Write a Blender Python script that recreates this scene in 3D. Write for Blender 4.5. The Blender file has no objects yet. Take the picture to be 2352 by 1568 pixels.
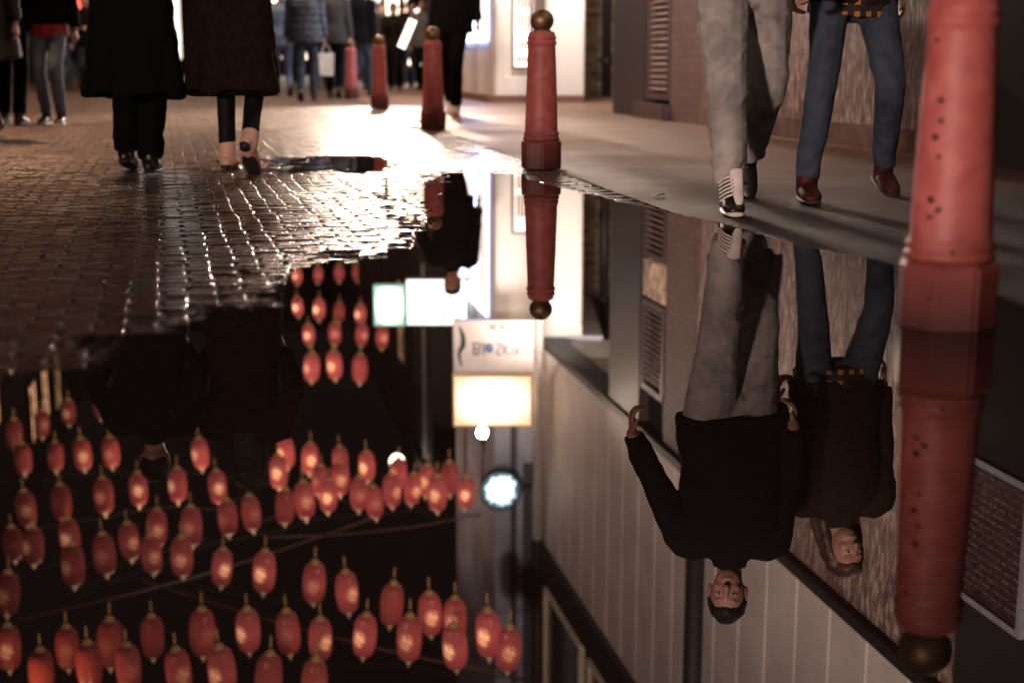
import bpy, bmesh, math, random
from mathutils import Vector, Matrix, noise
random.seed(7)
rnd = random.Random(11)
SC = bpy.context.scene
COL = SC.collection
PI = math.pi
# ------------------------------------------------------------ camera model
F, CX, CY, HC = 3267.0, 1176.0, 784.0, 0.62
PT = math.radians(11.29)
def ray(x, y):
    a = (x-CX)/F; b = -(y-CY)/F
    return Vector((a, math.cos(PT)+b*math.sin(PT), -math.sin(PT)+b*math.cos(PT)))
def G(x, y, z=0.0):
    d = ray(x, y); t = (z-HC)/d.z
    return Vector((d.x*t, d.y*t, z))
def P(x, y, Y):
    d = ray(x, y); t = Y/d.y
    return Vector((d.x*t, Y, HC+d.z*t))
def R(x, y, Y):
    v = P(x, y, Y); v.z = -v.z; return v
# ------------------------------------------------------------ object helpers
def tag(o, label, cat, group=None, kind=None):
    if label: o['label'] = label
    if cat: o['category'] = cat
    if group: o['group'] = group
    if kind: o['kind'] = kind
    return o
def thing(name, label, cat, loc=(0,0,0), rz=0, group=None):
    o = bpy.data.objects.new(name, None); COL.objects.link(o)
    o.empty_display_size = .1
    o.location = loc; o.rotation_euler = (0,0,rz)
    return tag(o, label, cat, group)
def obj(name, bm, mat, parent=None, smooth=False, loc=None, recalc=True):
    if recalc: bmesh.ops.recalc_face_normals(bm, faces=bm.faces)
    me = bpy.data.meshes.new(name); bm.to_mesh(me); bm.free()
    if smooth:
        for p in me.polygons: p.use_smooth = True
    me.materials.append(mat)
    o = bpy.data.objects.new(name, me); COL.objects.link(o)
    if parent: o.parent = parent
    if loc: o.location = loc
    return o
def copy_tree(o, parent=None):
    c = o.copy(); COL.objects.link(c); c.parent = parent
    for ch in list(o.children): copy_tree(ch, c)
    return c
# ------------------------------------------------------------ mesh helpers
def hexa(bm, c):
    v = [bm.verts.new(p) for p in c]
    for f in ((0,3,2,1),(4,5,6,7),(0,1,5,4),(1,2,6,5),(2,3,7,6),(3,0,4,7)):
        bm.faces.new([v[i] for i in f])
def box(bm, a, b):
    x0,y0,z0 = a; x1,y1,z1 = b
    hexa(bm, [(x0,y0,z0),(x1,y0,z0),(x1,y1,z0),(x0,y1,z0),(x0,y0,z1),(x1,y0,z1),(x1,y1,z1),(x0,y1,z1)])
def lathe(bm, prof, n=32, cx=0, cy=0, mod=None):
    rings = []
    for r, z in prof:
        ring = []
        for i in range(n):
            a = 2*PI*i/n; rr = r*(mod(i) if mod else 1)
            ring.append(bm.verts.new((cx+rr*math.cos(a), cy+rr*math.sin(a), z)))
        rings.append(ring)
    for k in range(len(rings)-1):
        for i in range(n):
            bm.faces.new([rings[k][i], rings[k][(i+1)%n], rings[k+1][(i+1)%n], rings[k+1][i]])
    bm.faces.new(rings[0]); bm.faces.new(rings[-1])
def catmull(p0,p1,p2,p3,t):
    return 0.5*((2*p1)+(p2-p0)*t+(2*p0-5*p1+4*p2-p3)*t*t+(3*p1-p0-3*p2+p3)*t*t*t)
def limb(bm, pts, rad, ref=(0,1,0), n=14, sub=3, caps=(1,1)):
    pts = [Vector(p) for p in pts]
    rad = [Vector((r,r)) if not isinstance(r,(tuple,list)) else Vector(r) for r in rad]
    P_, R_ = [], []
    m = len(pts)
    for i in range(m-1):
        a,b,c,d = max(i-1,0), i, i+1, min(i+2,m-1)
        for k in range(sub):
            t = k/sub
            P_.append(catmull(pts[a],pts[b],pts[c],pts[d],t)); R_.append(rad[b].lerp(rad[c],t))
    P_.append(pts[-1]); R_.append(rad[-1])
    ref = Vector(ref)
    rings = []
    def frame(i):
        t = (P_[min(i+1,len(P_)-1)]-P_[max(i-1,0)]).normalized()
        s = t.cross(ref)
        if s.length < .15: s = t.cross(Vector((1,0,.3)))
        s.normalize(); return t, s, s.cross(t)
    def ring(p, s, u, r):
        return [bm.verts.new(p+s*r[0]*math.cos(2*PI*j/n)+u*r[1]*math.sin(2*PI*j/n)) for j in range(n)]
    t,s,u = frame(0)
    if caps[0]:
        q = min(R_[0])
        rings.append(ring(P_[0]-t*q*.85, s,u, R_[0]*.45)); rings.append(ring(P_[0]-t*q*.5, s,u, R_[0]*.85))
    for i in range(len(P_)):
        t,s,u = frame(i); rings.append(ring(P_[i], s,u, R_[i]))
    if caps[1]:
        q = min(R_[-1])
        rings.append(ring(P_[-1]+t*q*.5, s,u, R_[-1]*.85)); rings.append(ring(P_[-1]+t*q*.85, s,u, R_[-1]*.45))
    for k in range(len(rings)-1):
        for j in range(n):
            bm.faces.new([rings[k][j], rings[k][(j+1)%n], rings[k+1][(j+1)%n], rings[k+1][j]])
    bm.faces.new(rings[0][::-1]); bm.faces.new(rings[-1])
def ell(bm, c, r, Mx=None, seg=16):
    m = Matrix.Translation(Vector(c)) @ Matrix.Diagonal(Vector((r[0],r[1],r[2],1)))
    if Mx is not None: m = Mx @ m
    bmesh.ops.create_uvsphere(bm, u_segments=seg, v_segments=seg//2+2, radius=1, matrix=m)
def solid(name, bm, mat, parent, voxel=.01, it=3, disp=None):
    bmesh.ops.recalc_face_normals(bm, faces=bm.faces)
    me = bpy.data.meshes.new('tmp'); bm.to_mesh(me); bm.free()
    o = bpy.data.objects.new('tmp', me); COL.objects.link(o)
    m = o.modifiers.new('r','REMESH'); m.mode = 'VOXEL'; m.voxel_size = voxel
    if it:
        s = o.modifiers.new('s','SMOOTH'); s.factor = .5; s.iterations = it
    dg = bpy.context.evaluated_depsgraph_get()
    nm = bpy.data.meshes.new_from_object(o.evaluated_get(dg))
    bpy.data.objects.remove(o); bpy.data.meshes.remove(me)
    nm.name = name
    if disp:
        ns = [v.normal.copy() for v in nm.vertices]
        for v, nn in zip(nm.vertices, ns):
            v.co += nn*disp(v.co)
    for p in nm.polygons: p.use_smooth = True
    nm.materials.clear(); nm.materials.append(mat)
    r = bpy.data.objects.new(name, nm); COL.objects.link(r); r.parent = parent
    return r
# ------------------------------------------------------------ materials
def nodes(name):
    m = bpy.data.materials.new(name); m.use_nodes = True
    nt = m.node_tree; b = nt.nodes['Principled BSDF']
    return m, nt, b
def M(name, col, rough=.6, metal=0, em=None, es=0, var=.2, scale=18, bump=0, stretch=(1,1,1), coord='Object', rvar=.1, spec=None):
    m, nt, b = nodes(name); N = nt.nodes.new; L = nt.links.new
    tc = N('ShaderNodeTexCoord'); mp = N('ShaderNodeMapping'); mp.inputs['Scale'].default_value = stretch
    L(tc.outputs[coord], mp.inputs['Vector'])
    nz = N('ShaderNodeTexNoise'); nz.inputs['Scale'].default_value = scale; nz.inputs['Detail'].default_value = 5
    L(mp.outputs[0], nz.inputs['Vector'])
    rp = N('ShaderNodeMapRange'); rp.inputs['From Min'].default_value=.3; rp.inputs['From Max'].default_value=.7
    rp.inputs['To Min'].default_value = 1-var; rp.inputs['To Max'].default_value = 1+var
    L(nz.outputs['Fac'], rp.inputs['Value'])
    mx = N('ShaderNodeVectorMath'); mx.operation = 'SCALE'; mx.inputs[0].default_value = col
    L(rp.outputs[0], mx.inputs['Scale']); L(mx.outputs[0], b.inputs['Base Color'])
    rr = N('ShaderNodeMapRange'); rr.inputs['To Min'].default_value = max(.02,rough-rvar); rr.inputs['To Max'].default_value = min(1,rough+rvar)
    L(nz.outputs['Fac'], rr.inputs['Value']); L(rr.outputs[0], b.inputs['Roughness'])
    b.inputs['Metallic'].default_value = metal
    if spec is not None: b.inputs['Specular IOR Level'].default_value = spec
    if em:
        b.inputs['Emission Color'].default_value = (*em,1)
        es_ = N('ShaderNodeMath'); es_.operation='MULTIPLY'; es_.inputs[1].default_value=es; L(rp.outputs[0],es_.inputs[0]); L(es_.outputs[0],b.inputs['Emission Strength'])
    if bump:
        bp = N('ShaderNodeBump'); bp.inputs['Strength'].default_value = .6; bp.inputs['Distance'].default_value = bump
        L(nz.outputs['Fac'], bp.inputs['Height']); L(bp.outputs[0], b.inputs['Normal'])
    return m
def glow_mat(name, cin, cout, e_in, e_out):
    m, nt, b = nodes(name); N=nt.nodes.new; L=nt.links.new
    tc=N('ShaderNodeTexCoord'); s=N('ShaderNodeVectorMath'); s.operation='SUBTRACT'; s.inputs[1].default_value=(.5,.5,.5); L(tc.outputs['Generated'],s.inputs[0])
    f=N('ShaderNodeVectorMath'); f.operation='MULTIPLY'; f.inputs[1].default_value=(2,0,2); L(s.outputs[0],f.inputs[0])
    ln=N('ShaderNodeVectorMath'); ln.operation='LENGTH'; L(f.outputs[0],ln.inputs[0])
    r=N('ShaderNodeMapRange'); r.inputs['From Min'].default_value=.3; r.inputs['From Max'].default_value=1.2; L(ln.outputs['Value'],r.inputs['Value'])
    cm=N('ShaderNodeMix'); cm.data_type='RGBA'; cm.inputs['A'].default_value=(*cin,1); cm.inputs['B'].default_value=(*cout,1); L(r.outputs[0],cm.inputs['Factor']); L(cm.outputs['Result'],b.inputs['Emission Color'])
    st=N('ShaderNodeMapRange'); st.inputs['To Min'].default_value=e_in; st.inputs['To Max'].default_value=e_out; L(r.outputs[0],st.inputs['Value'])
    L(st.outputs[0],b.inputs['Emission Strength']); b.inputs['Base Color'].default_value=(.5,.5,.5,1)
    return m
def setts_mat():
    m, nt, b = nodes('wet_setts'); N = nt.nodes.new; L = nt.links.new
    tc = N('ShaderNodeTexCoord'); at=N('ShaderNodeAttribute'); at.attribute_name='tone'
    nz = N('ShaderNodeTexNoise'); nz.inputs['Scale'].default_value=90; nz.inputs['Detail'].default_value=6; nz.inputs['Roughness'].default_value=.65; L(tc.outputs['Object'], nz.inputs['Vector'])
    big = N('ShaderNodeTexNoise'); big.inputs['Scale'].default_value=.6; big.inputs['Detail'].default_value=4; L(tc.outputs['Object'], big.inputs['Vector'])
    rp = N('ShaderNodeValToRGB'); rp.color_ramp.elements[0].color=(.006,.004,.0035,1); rp.color_ramp.elements[1].color=(.16,.10,.072,1)
    ma = N('ShaderNodeMath'); ma.operation='ADD'; ma.inputs[1].default_value=.3; L(nz.outputs['Fac'], ma.inputs[0])
    mm = N('ShaderNodeMath'); mm.operation='MULTIPLY'; L(at.outputs['Fac'], mm.inputs[0]); L(ma.outputs[0], mm.inputs[1])
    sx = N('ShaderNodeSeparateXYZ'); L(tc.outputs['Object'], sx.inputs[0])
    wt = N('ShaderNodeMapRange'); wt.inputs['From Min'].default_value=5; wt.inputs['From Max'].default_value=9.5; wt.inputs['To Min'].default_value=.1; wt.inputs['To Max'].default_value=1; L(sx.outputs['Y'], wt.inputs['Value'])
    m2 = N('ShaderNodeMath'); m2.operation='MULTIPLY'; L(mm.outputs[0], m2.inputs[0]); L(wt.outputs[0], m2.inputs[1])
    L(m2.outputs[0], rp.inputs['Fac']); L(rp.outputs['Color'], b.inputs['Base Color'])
    dr = N('ShaderNodeMapRange'); dr.inputs['From Min'].default_value=6; dr.inputs['From Max'].default_value=13
    dr.inputs['To Min'].default_value=.0; dr.inputs['To Max'].default_value=.22; L(sx.outputs['Y'], dr.inputs['Value'])
    r1 = N('ShaderNodeMapRange'); r1.inputs['From Min'].default_value=.35; r1.inputs['From Max'].default_value=.65
    r1.inputs['To Min'].default_value=.12; r1.inputs['To Max'].default_value=.26; L(big.outputs['Fac'], r1.inputs['Value'])
    rs = N('ShaderNodeMath'); rs.operation='ADD'; L(dr.outputs[0], rs.inputs[0]); L(r1.outputs[0], rs.inputs[1]); L(rs.outputs[0], b.inputs['Roughness'])
    bp = N('ShaderNodeBump'); bp.inputs['Strength'].default_value=.8; bp.inputs['Distance'].default_value=.0026
    L(nz.outputs['Fac'], bp.inputs['Height']); L(bp.outputs[0], b.inputs['Normal'])
    return m
def pave_mat():
    m, nt, b = nodes('pavement_stone'); N = nt.nodes.new; L = nt.links.new
    tc = N('ShaderNodeTexCoord')
    nz = N('ShaderNodeTexNoise'); nz.inputs['Scale'].default_value=42; nz.inputs['Detail'].default_value=8; nz.inputs['Roughness'].default_value=.75; L(tc.outputs['Object'], nz.inputs['Vector'])
    big = N('ShaderNodeTexNoise'); big.inputs['Scale'].default_value=1.3; big.inputs['Detail'].default_value=6; L(tc.outputs['Object'], big.inputs['Vector'])
    rp = N('ShaderNodeValToRGB'); rp.color_ramp.elements[0].position=.2; rp.color_ramp.elements[1].position=.66
    rp.color_ramp.elements[0].color=(.006,.004,.003,1); rp.color_ramp.elements[1].color=(.26,.155,.105,1)
    a = N('ShaderNodeMath'); a.operation='MULTIPLY_ADD'; a.inputs[1].default_value=.55; L(nz.outputs['Fac'], a.inputs[0])
    a2 = N('ShaderNodeMath'); a2.operation='MULTIPLY'; a2.inputs[1].default_value=.45; L(big.outputs['Fac'], a2.inputs[0]); L(a2.outputs[0], a.inputs[2])
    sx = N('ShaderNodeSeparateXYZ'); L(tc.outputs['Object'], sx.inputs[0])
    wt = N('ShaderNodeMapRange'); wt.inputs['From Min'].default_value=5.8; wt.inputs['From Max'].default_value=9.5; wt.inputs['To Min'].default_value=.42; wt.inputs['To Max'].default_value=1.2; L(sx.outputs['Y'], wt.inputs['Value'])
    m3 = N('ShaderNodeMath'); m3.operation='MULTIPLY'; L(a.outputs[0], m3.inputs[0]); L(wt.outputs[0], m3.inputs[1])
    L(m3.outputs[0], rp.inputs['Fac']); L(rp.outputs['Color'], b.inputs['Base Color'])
    r1 = N('ShaderNodeMapRange'); r1.inputs['From Min'].default_value=.35; r1.inputs['From Max'].default_value=.65
    r1.inputs['To Min'].default_value=.38; r1.inputs['To Max'].default_value=.65; L(big.outputs['Fac'], r1.inputs['Value']); L(r1.outputs[0], b.inputs['Roughness'])
    b.inputs['Specular IOR Level'].default_value=.3
    bp = N('ShaderNodeBump'); bp.inputs['Strength'].default_value=1; bp.inputs['Distance'].default_value=.012
    L(nz.outputs['Fac'], bp.inputs['Height']); L(bp.outputs[0], b.inputs['Normal'])
    return m
def water_mat():
    m = bpy.data.materials.new('still_water'); m.use_nodes=True; nt=m.node_tree; nt.nodes.clear(); N=nt.nodes.new; L=nt.links.new
    out=N('ShaderNodeOutputMaterial'); mix=N('ShaderNodeMixShader'); fr=N('ShaderNodeFresnel'); fr.inputs['IOR'].default_value=1.47
    df=N('ShaderNodeBsdfDiffuse'); df.inputs['Color'].default_value=(.014,.010,.009,1)
    gl=N('ShaderNodeBsdfGlossy'); gl.inputs['Roughness'].default_value=.0; gl.inputs['Color'].default_value=(1,.96,.93,1)
    L(fr.outputs[0],mix.inputs[0]); L(df.outputs[0],mix.inputs[1]); L(gl.outputs[0],mix.inputs[2]); L(mix.outputs[0],out.inputs[0])
    return m
def lantern_mat():
    m, nt, b = nodes('lantern_silk'); N = nt.nodes.new; L = nt.links.new
    tc=N('ShaderNodeTexCoord'); oi=N('ShaderNodeObjectInfo'); sx=N('ShaderNodeSeparateXYZ'); L(tc.outputs['Object'],sx.inputs[0])
    v=N('ShaderNodeVectorMath'); v.operation='MULTIPLY'; v.inputs[1].default_value=(1/.08,0,1/.11); L(tc.outputs['Object'],v.inputs[0])
    ln=N('ShaderNodeVectorMath'); ln.operation='LENGTH'; L(v.outputs[0],ln.inputs[0])
    r=N('ShaderNodeMapRange'); r.inputs['From Min'].default_value=1.1; r.inputs['From Max'].default_value=.7; L(ln.outputs['Value'],r.inputs['Value'])
    nz=N('ShaderNodeTexNoise'); nz.inputs['Scale'].default_value=30; nz.inputs['Detail'].default_value=1
    ad=N('ShaderNodeVectorMath'); ad.operation='MULTIPLY'; ad.inputs[1].default_value=(1,0,1); L(tc.outputs['Object'],ad.inputs[0]); L(ad.outputs[0],nz.inputs['Vector'])
    th=N('ShaderNodeMapRange'); th.inputs['From Min'].default_value=.40; th.inputs['From Max'].default_value=.54; L(nz.outputs['Fac'],th.inputs['Value'])
    mu=N('ShaderNodeMath'); mu.operation='MULTIPLY'; L(r.outputs[0],mu.inputs[0]); L(th.outputs[0],mu.inputs[1])
    fd=N('ShaderNodeMapRange'); fd.inputs['From Min'].default_value=.15; fd.inputs['To Min'].default_value=.0; fd.inputs['To Max'].default_value=1.0; L(oi.outputs['Random'],fd.inputs['Value'])
    m5=N('ShaderNodeMath'); m5.operation='MULTIPLY'; L(mu.outputs[0],m5.inputs[0]); L(fd.outputs[0],m5.inputs[1])
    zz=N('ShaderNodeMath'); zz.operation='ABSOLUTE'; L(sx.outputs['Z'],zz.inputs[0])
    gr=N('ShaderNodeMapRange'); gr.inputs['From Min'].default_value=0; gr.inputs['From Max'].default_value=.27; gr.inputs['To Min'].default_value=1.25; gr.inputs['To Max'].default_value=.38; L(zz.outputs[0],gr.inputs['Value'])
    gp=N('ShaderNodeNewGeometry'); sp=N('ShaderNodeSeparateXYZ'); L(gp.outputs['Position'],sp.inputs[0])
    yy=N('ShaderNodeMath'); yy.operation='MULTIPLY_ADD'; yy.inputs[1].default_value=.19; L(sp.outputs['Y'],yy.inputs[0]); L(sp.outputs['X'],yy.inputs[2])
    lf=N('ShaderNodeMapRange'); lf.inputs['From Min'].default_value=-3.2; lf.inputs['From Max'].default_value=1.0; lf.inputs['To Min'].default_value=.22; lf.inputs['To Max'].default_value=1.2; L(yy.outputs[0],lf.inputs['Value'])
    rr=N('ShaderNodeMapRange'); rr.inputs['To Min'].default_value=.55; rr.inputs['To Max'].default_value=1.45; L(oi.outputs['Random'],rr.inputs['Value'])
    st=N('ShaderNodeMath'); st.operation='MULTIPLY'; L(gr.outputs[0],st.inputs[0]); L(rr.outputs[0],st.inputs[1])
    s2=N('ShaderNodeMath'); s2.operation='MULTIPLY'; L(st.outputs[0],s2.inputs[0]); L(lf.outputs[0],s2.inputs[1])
    cm=N('ShaderNodeMix'); cm.data_type='RGBA'; cm.inputs['A'].default_value=(.66,.115,.105,1); cm.inputs['B'].default_value=(4.2,1.9,.95,1); L(m5.outputs[0],cm.inputs['Factor'])
    L(cm.outputs['Result'],b.inputs['Emission Color']); L(s2.outputs[0],b.inputs['Emission Strength'])
    cb=N('ShaderNodeMix'); cb.data_type='RGBA'; cb.inputs['A'].default_value=(.5,.09,.08,1); cb.inputs['B'].default_value=(.8,.5,.2,1); L(m5.outputs[0],cb.inputs['Factor']); L(cb.outputs['Result'],b.inputs['Base Color'])
    b.inputs['Roughness'].default_value=.3
    return m
def plaid_mat():
    m, nt, b = nodes('plaid_flannel'); N=nt.nodes.new; L=nt.links.new
    tc=N('ShaderNodeTexCoord'); sx=N('ShaderNodeSeparateXYZ'); L(tc.outputs['Object'],sx.inputs[0])
    def stripe(o,s):
        a=N('ShaderNodeMath'); a.operation='MULTIPLY'; a.inputs[1].default_value=s; L(o,a.inputs[0])
        c=N('ShaderNodeMath'); c.operation='SINE'; L(a.outputs[0],c.inputs[0])
        d=N('ShaderNodeMath'); d.operation='GREATER_THAN'; d.inputs[1].default_value=.1; L(c.outputs[0],d.inputs[0]); return d.outputs[0]
    a=stripe(sx.outputs['X'],120); c=stripe(sx.outputs['Z'],120)
    mm=N('ShaderNodeMath'); mm.operation='MULTIPLY'; L(a,mm.inputs[0]); L(c,mm.inputs[1])
    cm=N('ShaderNodeMix'); cm.data_type='RGBA'; cm.inputs['A'].default_value=(.02,.013,.011,1); cm.inputs['B'].default_value=(.38,.17,.04,1)
    L(mm.outputs[0],cm.inputs['Factor']); L(cm.outputs['Result'],b.inputs['Base Color']); b.inputs['Roughness'].default_value=.85
    return m
def denim_mat(name, ca, cb_):
    """denim faded at thigh and knee, with soft whiskered creases"""
    m, nt, b = nodes(name); N=nt.nodes.new; L=nt.links.new
    tc=N('ShaderNodeTexCoord'); a=N('ShaderNodeTexNoise'); a.inputs['Scale'].default_value=3.5; a.inputs['Detail'].default_value=7; a.inputs['Roughness'].default_value=.6; L(tc.outputs['Object'],a.inputs['Vector'])
    mp=N('ShaderNodeMapping'); mp.inputs['Scale'].default_value=(1,1,1.5); mp.inputs['Rotation'].default_value=(.5,.7,0); L(tc.outputs['Object'],mp.inputs['Vector'])
    w=N('ShaderNodeTexNoise'); w.inputs['Scale'].default_value=9; w.inputs['Detail'].default_value=3; w.inputs['Distortion'].default_value=.8; L(mp.outputs[0],w.inputs['Vector'])
    s=N('ShaderNodeMath'); s.operation='MULTIPLY_ADD'; s.inputs[1].default_value=.35; L(w.outputs['Fac'],s.inputs[0])
    h=N('ShaderNodeMath'); h.operation='MULTIPLY'; h.inputs[1].default_value=.65; L(a.outputs['Fac'],h.inputs[0]); L(h.outputs[0],s.inputs[2])
    rp=N('ShaderNodeValToRGB'); rp.color_ramp.elements[0].position=.36; rp.color_ramp.elements[0].color=(*ca,1); rp.color_ramp.elements[1].position=.62; rp.color_ramp.elements[1].color=(*cb_,1); L(s.outputs[0],rp.inputs['Fac']); L(rp.outputs['Color'],b.inputs['Base Color'])
    b.inputs['Roughness'].default_value=.88
    bp=N('ShaderNodeBump'); bp.inputs['Strength'].default_value=.8; bp.inputs['Distance'].default_value=.012; L(w.outputs['Fac'],bp.inputs['Height']); L(bp.outputs[0],b.inputs['Normal'])
    return m
def bark_mat():
    m, nt, b = nodes('streaked_wood_panel'); N=nt.nodes.new; L=nt.links.new
    tc=N('ShaderNodeTexCoord'); mp=N('ShaderNodeMapping'); mp.inputs['Scale'].default_value=(1,1,.16); L(tc.outputs['Object'],mp.inputs['Vector'])
    nz=N('ShaderNodeTexNoise'); nz.inputs['Scale'].default_value=42; nz.inputs['Detail'].default_value=6; nz.inputs['Roughness'].default_value=.75; L(mp.outputs[0],nz.inputs['Vector'])
    rp=N('ShaderNodeValToRGB'); e=rp.color_ramp.elements; e[0].position=.39; e[0].color=(.045,.022,.02,1); e[1].position=.61; e[1].color=(.85,.62,.53,1)
    k=rp.color_ramp.elements.new(.52); k.color=(.22,.12,.105,1)
    L(nz.outputs['Fac'],rp.inputs['Fac']); L(rp.outputs['Color'],b.inputs['Base Color']); b.inputs['Roughness'].default_value=.35
    bp=N('ShaderNodeBump'); bp.inputs['Strength'].default_value=1; bp.inputs['Distance'].default_value=.016; L(nz.outputs['Fac'],bp.inputs['Height']); L(bp.outputs[0],b.inputs['Normal'])
    return m
def brick_mat(name, c1, c2, mort, axis='Y'):
    m, nt, b = nodes(name); N=nt.nodes.new; L=nt.links.new
    tc=N('ShaderNodeTexCoord'); sx=N('ShaderNodeSeparateXYZ'); L(tc.outputs['Object'],sx.inputs[0]); cb=N('ShaderNodeCombineXYZ')
    L(sx.outputs[axis],cb.inputs[0]); L(sx.outputs['Z'],cb.inputs[1])
    br=N('ShaderNodeTexBrick'); br.inputs['Scale'].default_value=1; br.inputs['Brick Width'].default_value=.23; br.inputs['Row Height'].default_value=.078; br.inputs['Mortar Size'].default_value=.006
    br.inputs['Color1'].default_value=(*c1,1); br.inputs['Color2'].default_value=(*c2,1); br.inputs['Mortar'].default_value=(*mort,1); L(cb.outputs[0],br.inputs['Vector'])
    L(br.outputs['Color'],b.inputs['Base Color']); b.inputs['Roughness'].default_value=.7
    bp=N('ShaderNodeBump'); bp.inputs['Distance'].default_value=.006; bp.invert=True; L(br.outputs['Fac'],bp.inputs['Height']); L(bp.outputs[0],b.inputs['Normal'])
    return m
def chipped_red(seed, ca, cb_):
    m, nt, b = nodes('chipped_red_paint'); N=nt.nodes.new; L=nt.links.new
    tc=N('ShaderNodeTexCoord')
    a=N('ShaderNodeTexNoise'); a.inputs['Scale'].default_value=22; a.inputs['Detail'].default_value=4; a.inputs['Roughness'].default_value=.55
    ad=N('ShaderNodeVectorMath'); ad.operation='ADD'; ad.inputs[1].default_value=(seed,seed*2,seed); L(tc.outputs['Object'],ad.inputs[0]); L(ad.outputs[0],a.inputs['Vector'])
    r=N('ShaderNodeMapRange'); r.inputs['From Min'].default_value=.69; r.inputs['From Max'].default_value=.71; L(a.outputs['Fac'],r.inputs['Value'])
    v=N('ShaderNodeTexNoise'); v.inputs['Scale'].default_value=14; v.inputs['Detail'].default_value=7; v.inputs['Roughness'].default_value=.6; L(tc.outputs['Object'],v.inputs['Vector'])
    rp=N('ShaderNodeValToRGB'); rp.color_ramp.elements[0].color=(*ca,1); rp.color_ramp.elements[1].color=(*cb_,1); rp.color_ramp.elements[0].position=.3; rp.color_ramp.elements[1].position=.7
    L(v.outputs['Fac'],rp.inputs['Fac'])
    cm=N('ShaderNodeMix'); cm.data_type='RGBA'; cm.inputs['B'].default_value=(.02,.014,.012,1); L(r.outputs[0],cm.inputs['Factor']); L(rp.outputs['Color'],cm.inputs['A'])
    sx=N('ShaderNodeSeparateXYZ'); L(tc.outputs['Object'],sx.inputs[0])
    foot_shade=N('ShaderNodeMapRange'); foot_shade.inputs['From Min'].default_value=.02; foot_shade.inputs['From Max'].default_value=.30; foot_shade.inputs['To Min'].default_value=.18; foot_shade.inputs['To Max'].default_value=1; L(sx.outputs['Z'],foot_shade.inputs['Value'])  # base colour darkened towards the foot, in place of shadow there
    sc=N('ShaderNodeVectorMath'); sc.operation='SCALE'; L(cm.outputs['Result'],sc.inputs[0]); L(foot_shade.outputs[0],sc.inputs['Scale'])
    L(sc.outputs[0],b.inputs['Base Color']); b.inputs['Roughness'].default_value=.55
    bp=N('ShaderNodeBump'); bp.inputs['Strength'].default_value=.6; bp.inputs['Distance'].default_value=.003; bp.invert=True
    s=N('ShaderNodeMath'); s.operation='MULTIPLY_ADD'; s.inputs[1].default_value=.5; L(v.outputs['Fac'],s.inputs[0]); L(r.outputs[0],s.inputs[2]); L(s.outputs[0],bp.inputs['Height']); L(bp.outputs[0],b.inputs['Normal'])
    return m
SKIN=M('skin',(.36,.18,.13),.5,var=.08)
HAIRD=M('dark_hair',(.012,.009,.008),.6,var=.4,scale=80,bump=.004,stretch=(1,1,.2),spec=.2)
HAIRB=M('brown_hair',(.05,.025,.015),.5,var=.4,scale=80,bump=.004,stretch=(1,1,.2))
EYE=M('eye_white',(.4,.36,.34),.2); PUP=M('pupil',(.02,.015,.01),.2)
BLACKC=M('black_wool',(.006,.0055,.006),.95,var=.3,scale=60,bump=.002,spec=.08)
BROWNC=M('dark_brown_wool',(.016,.0095,.0075),.95,var=.35,scale=30,bump=.003,spec=.05)
BLACKT=M('black_trouser',(.005,.0045,.005),.9,var=.3,spec=.08)
TIGHTS=M('black_tights',(.006,.005,.005),.7,spec=.2)
STONEJ=denim_mat('pale_worn_denim',(.20,.195,.19),(.47,.45,.43))
BLUEJ=denim_mat('blue_denim',(.012,.022,.038),(.055,.078,.110))
LBLUEJ=M('light_blue_denim',(.10,.14,.2),.8,var=.35,scale=9,bump=.006)
NAVYJ=M('navy_cloth',(.010,.014,.03),.8,var=.3)
PUFF=M('slate_blue_nylon',(.035,.045,.07),.5,var=.3,scale=12,bump=.01)
BLUEC=M('blue_cotton',(.04,.07,.12),.8,var=.3)
OLIVE=M('olive_cotton',(.025,.025,.018),.8,var=.3)
GREYC=M('grey_cotton',(.09,.08,.07),.8,var=.3)
REDC=M('red_cotton',(.3,.02,.02),.8)
BEIGE=M('beige_suede',(.66,.42,.31),.6,var=.15)
DKRED=M('oxblood_leather',(.05,.009,.009),.6,var=.4,spec=.3)
BLKLEA=M('black_leather',(.010,.009,.009),.4)
WHITER=M('white_rubber',(.72,.69,.64),.45,var=.1)
WHITEC=M('white_canvas',(.75,.72,.68),.6)
SOLEK=M('dark_sole',(.02,.016,.014),.6)
BRCOAT=M('brown_cord',(.02,.012,.009),.9,var=.3,scale=50,spec=.1)
PLAID=plaid_mat()
PAPER=M('white_paper',(.8,.78,.75),.6)
PAPERLIT=M('glowing_paper',(.9,.9,.85),.5,em=(1,.97,.85),es=1.8)
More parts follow.
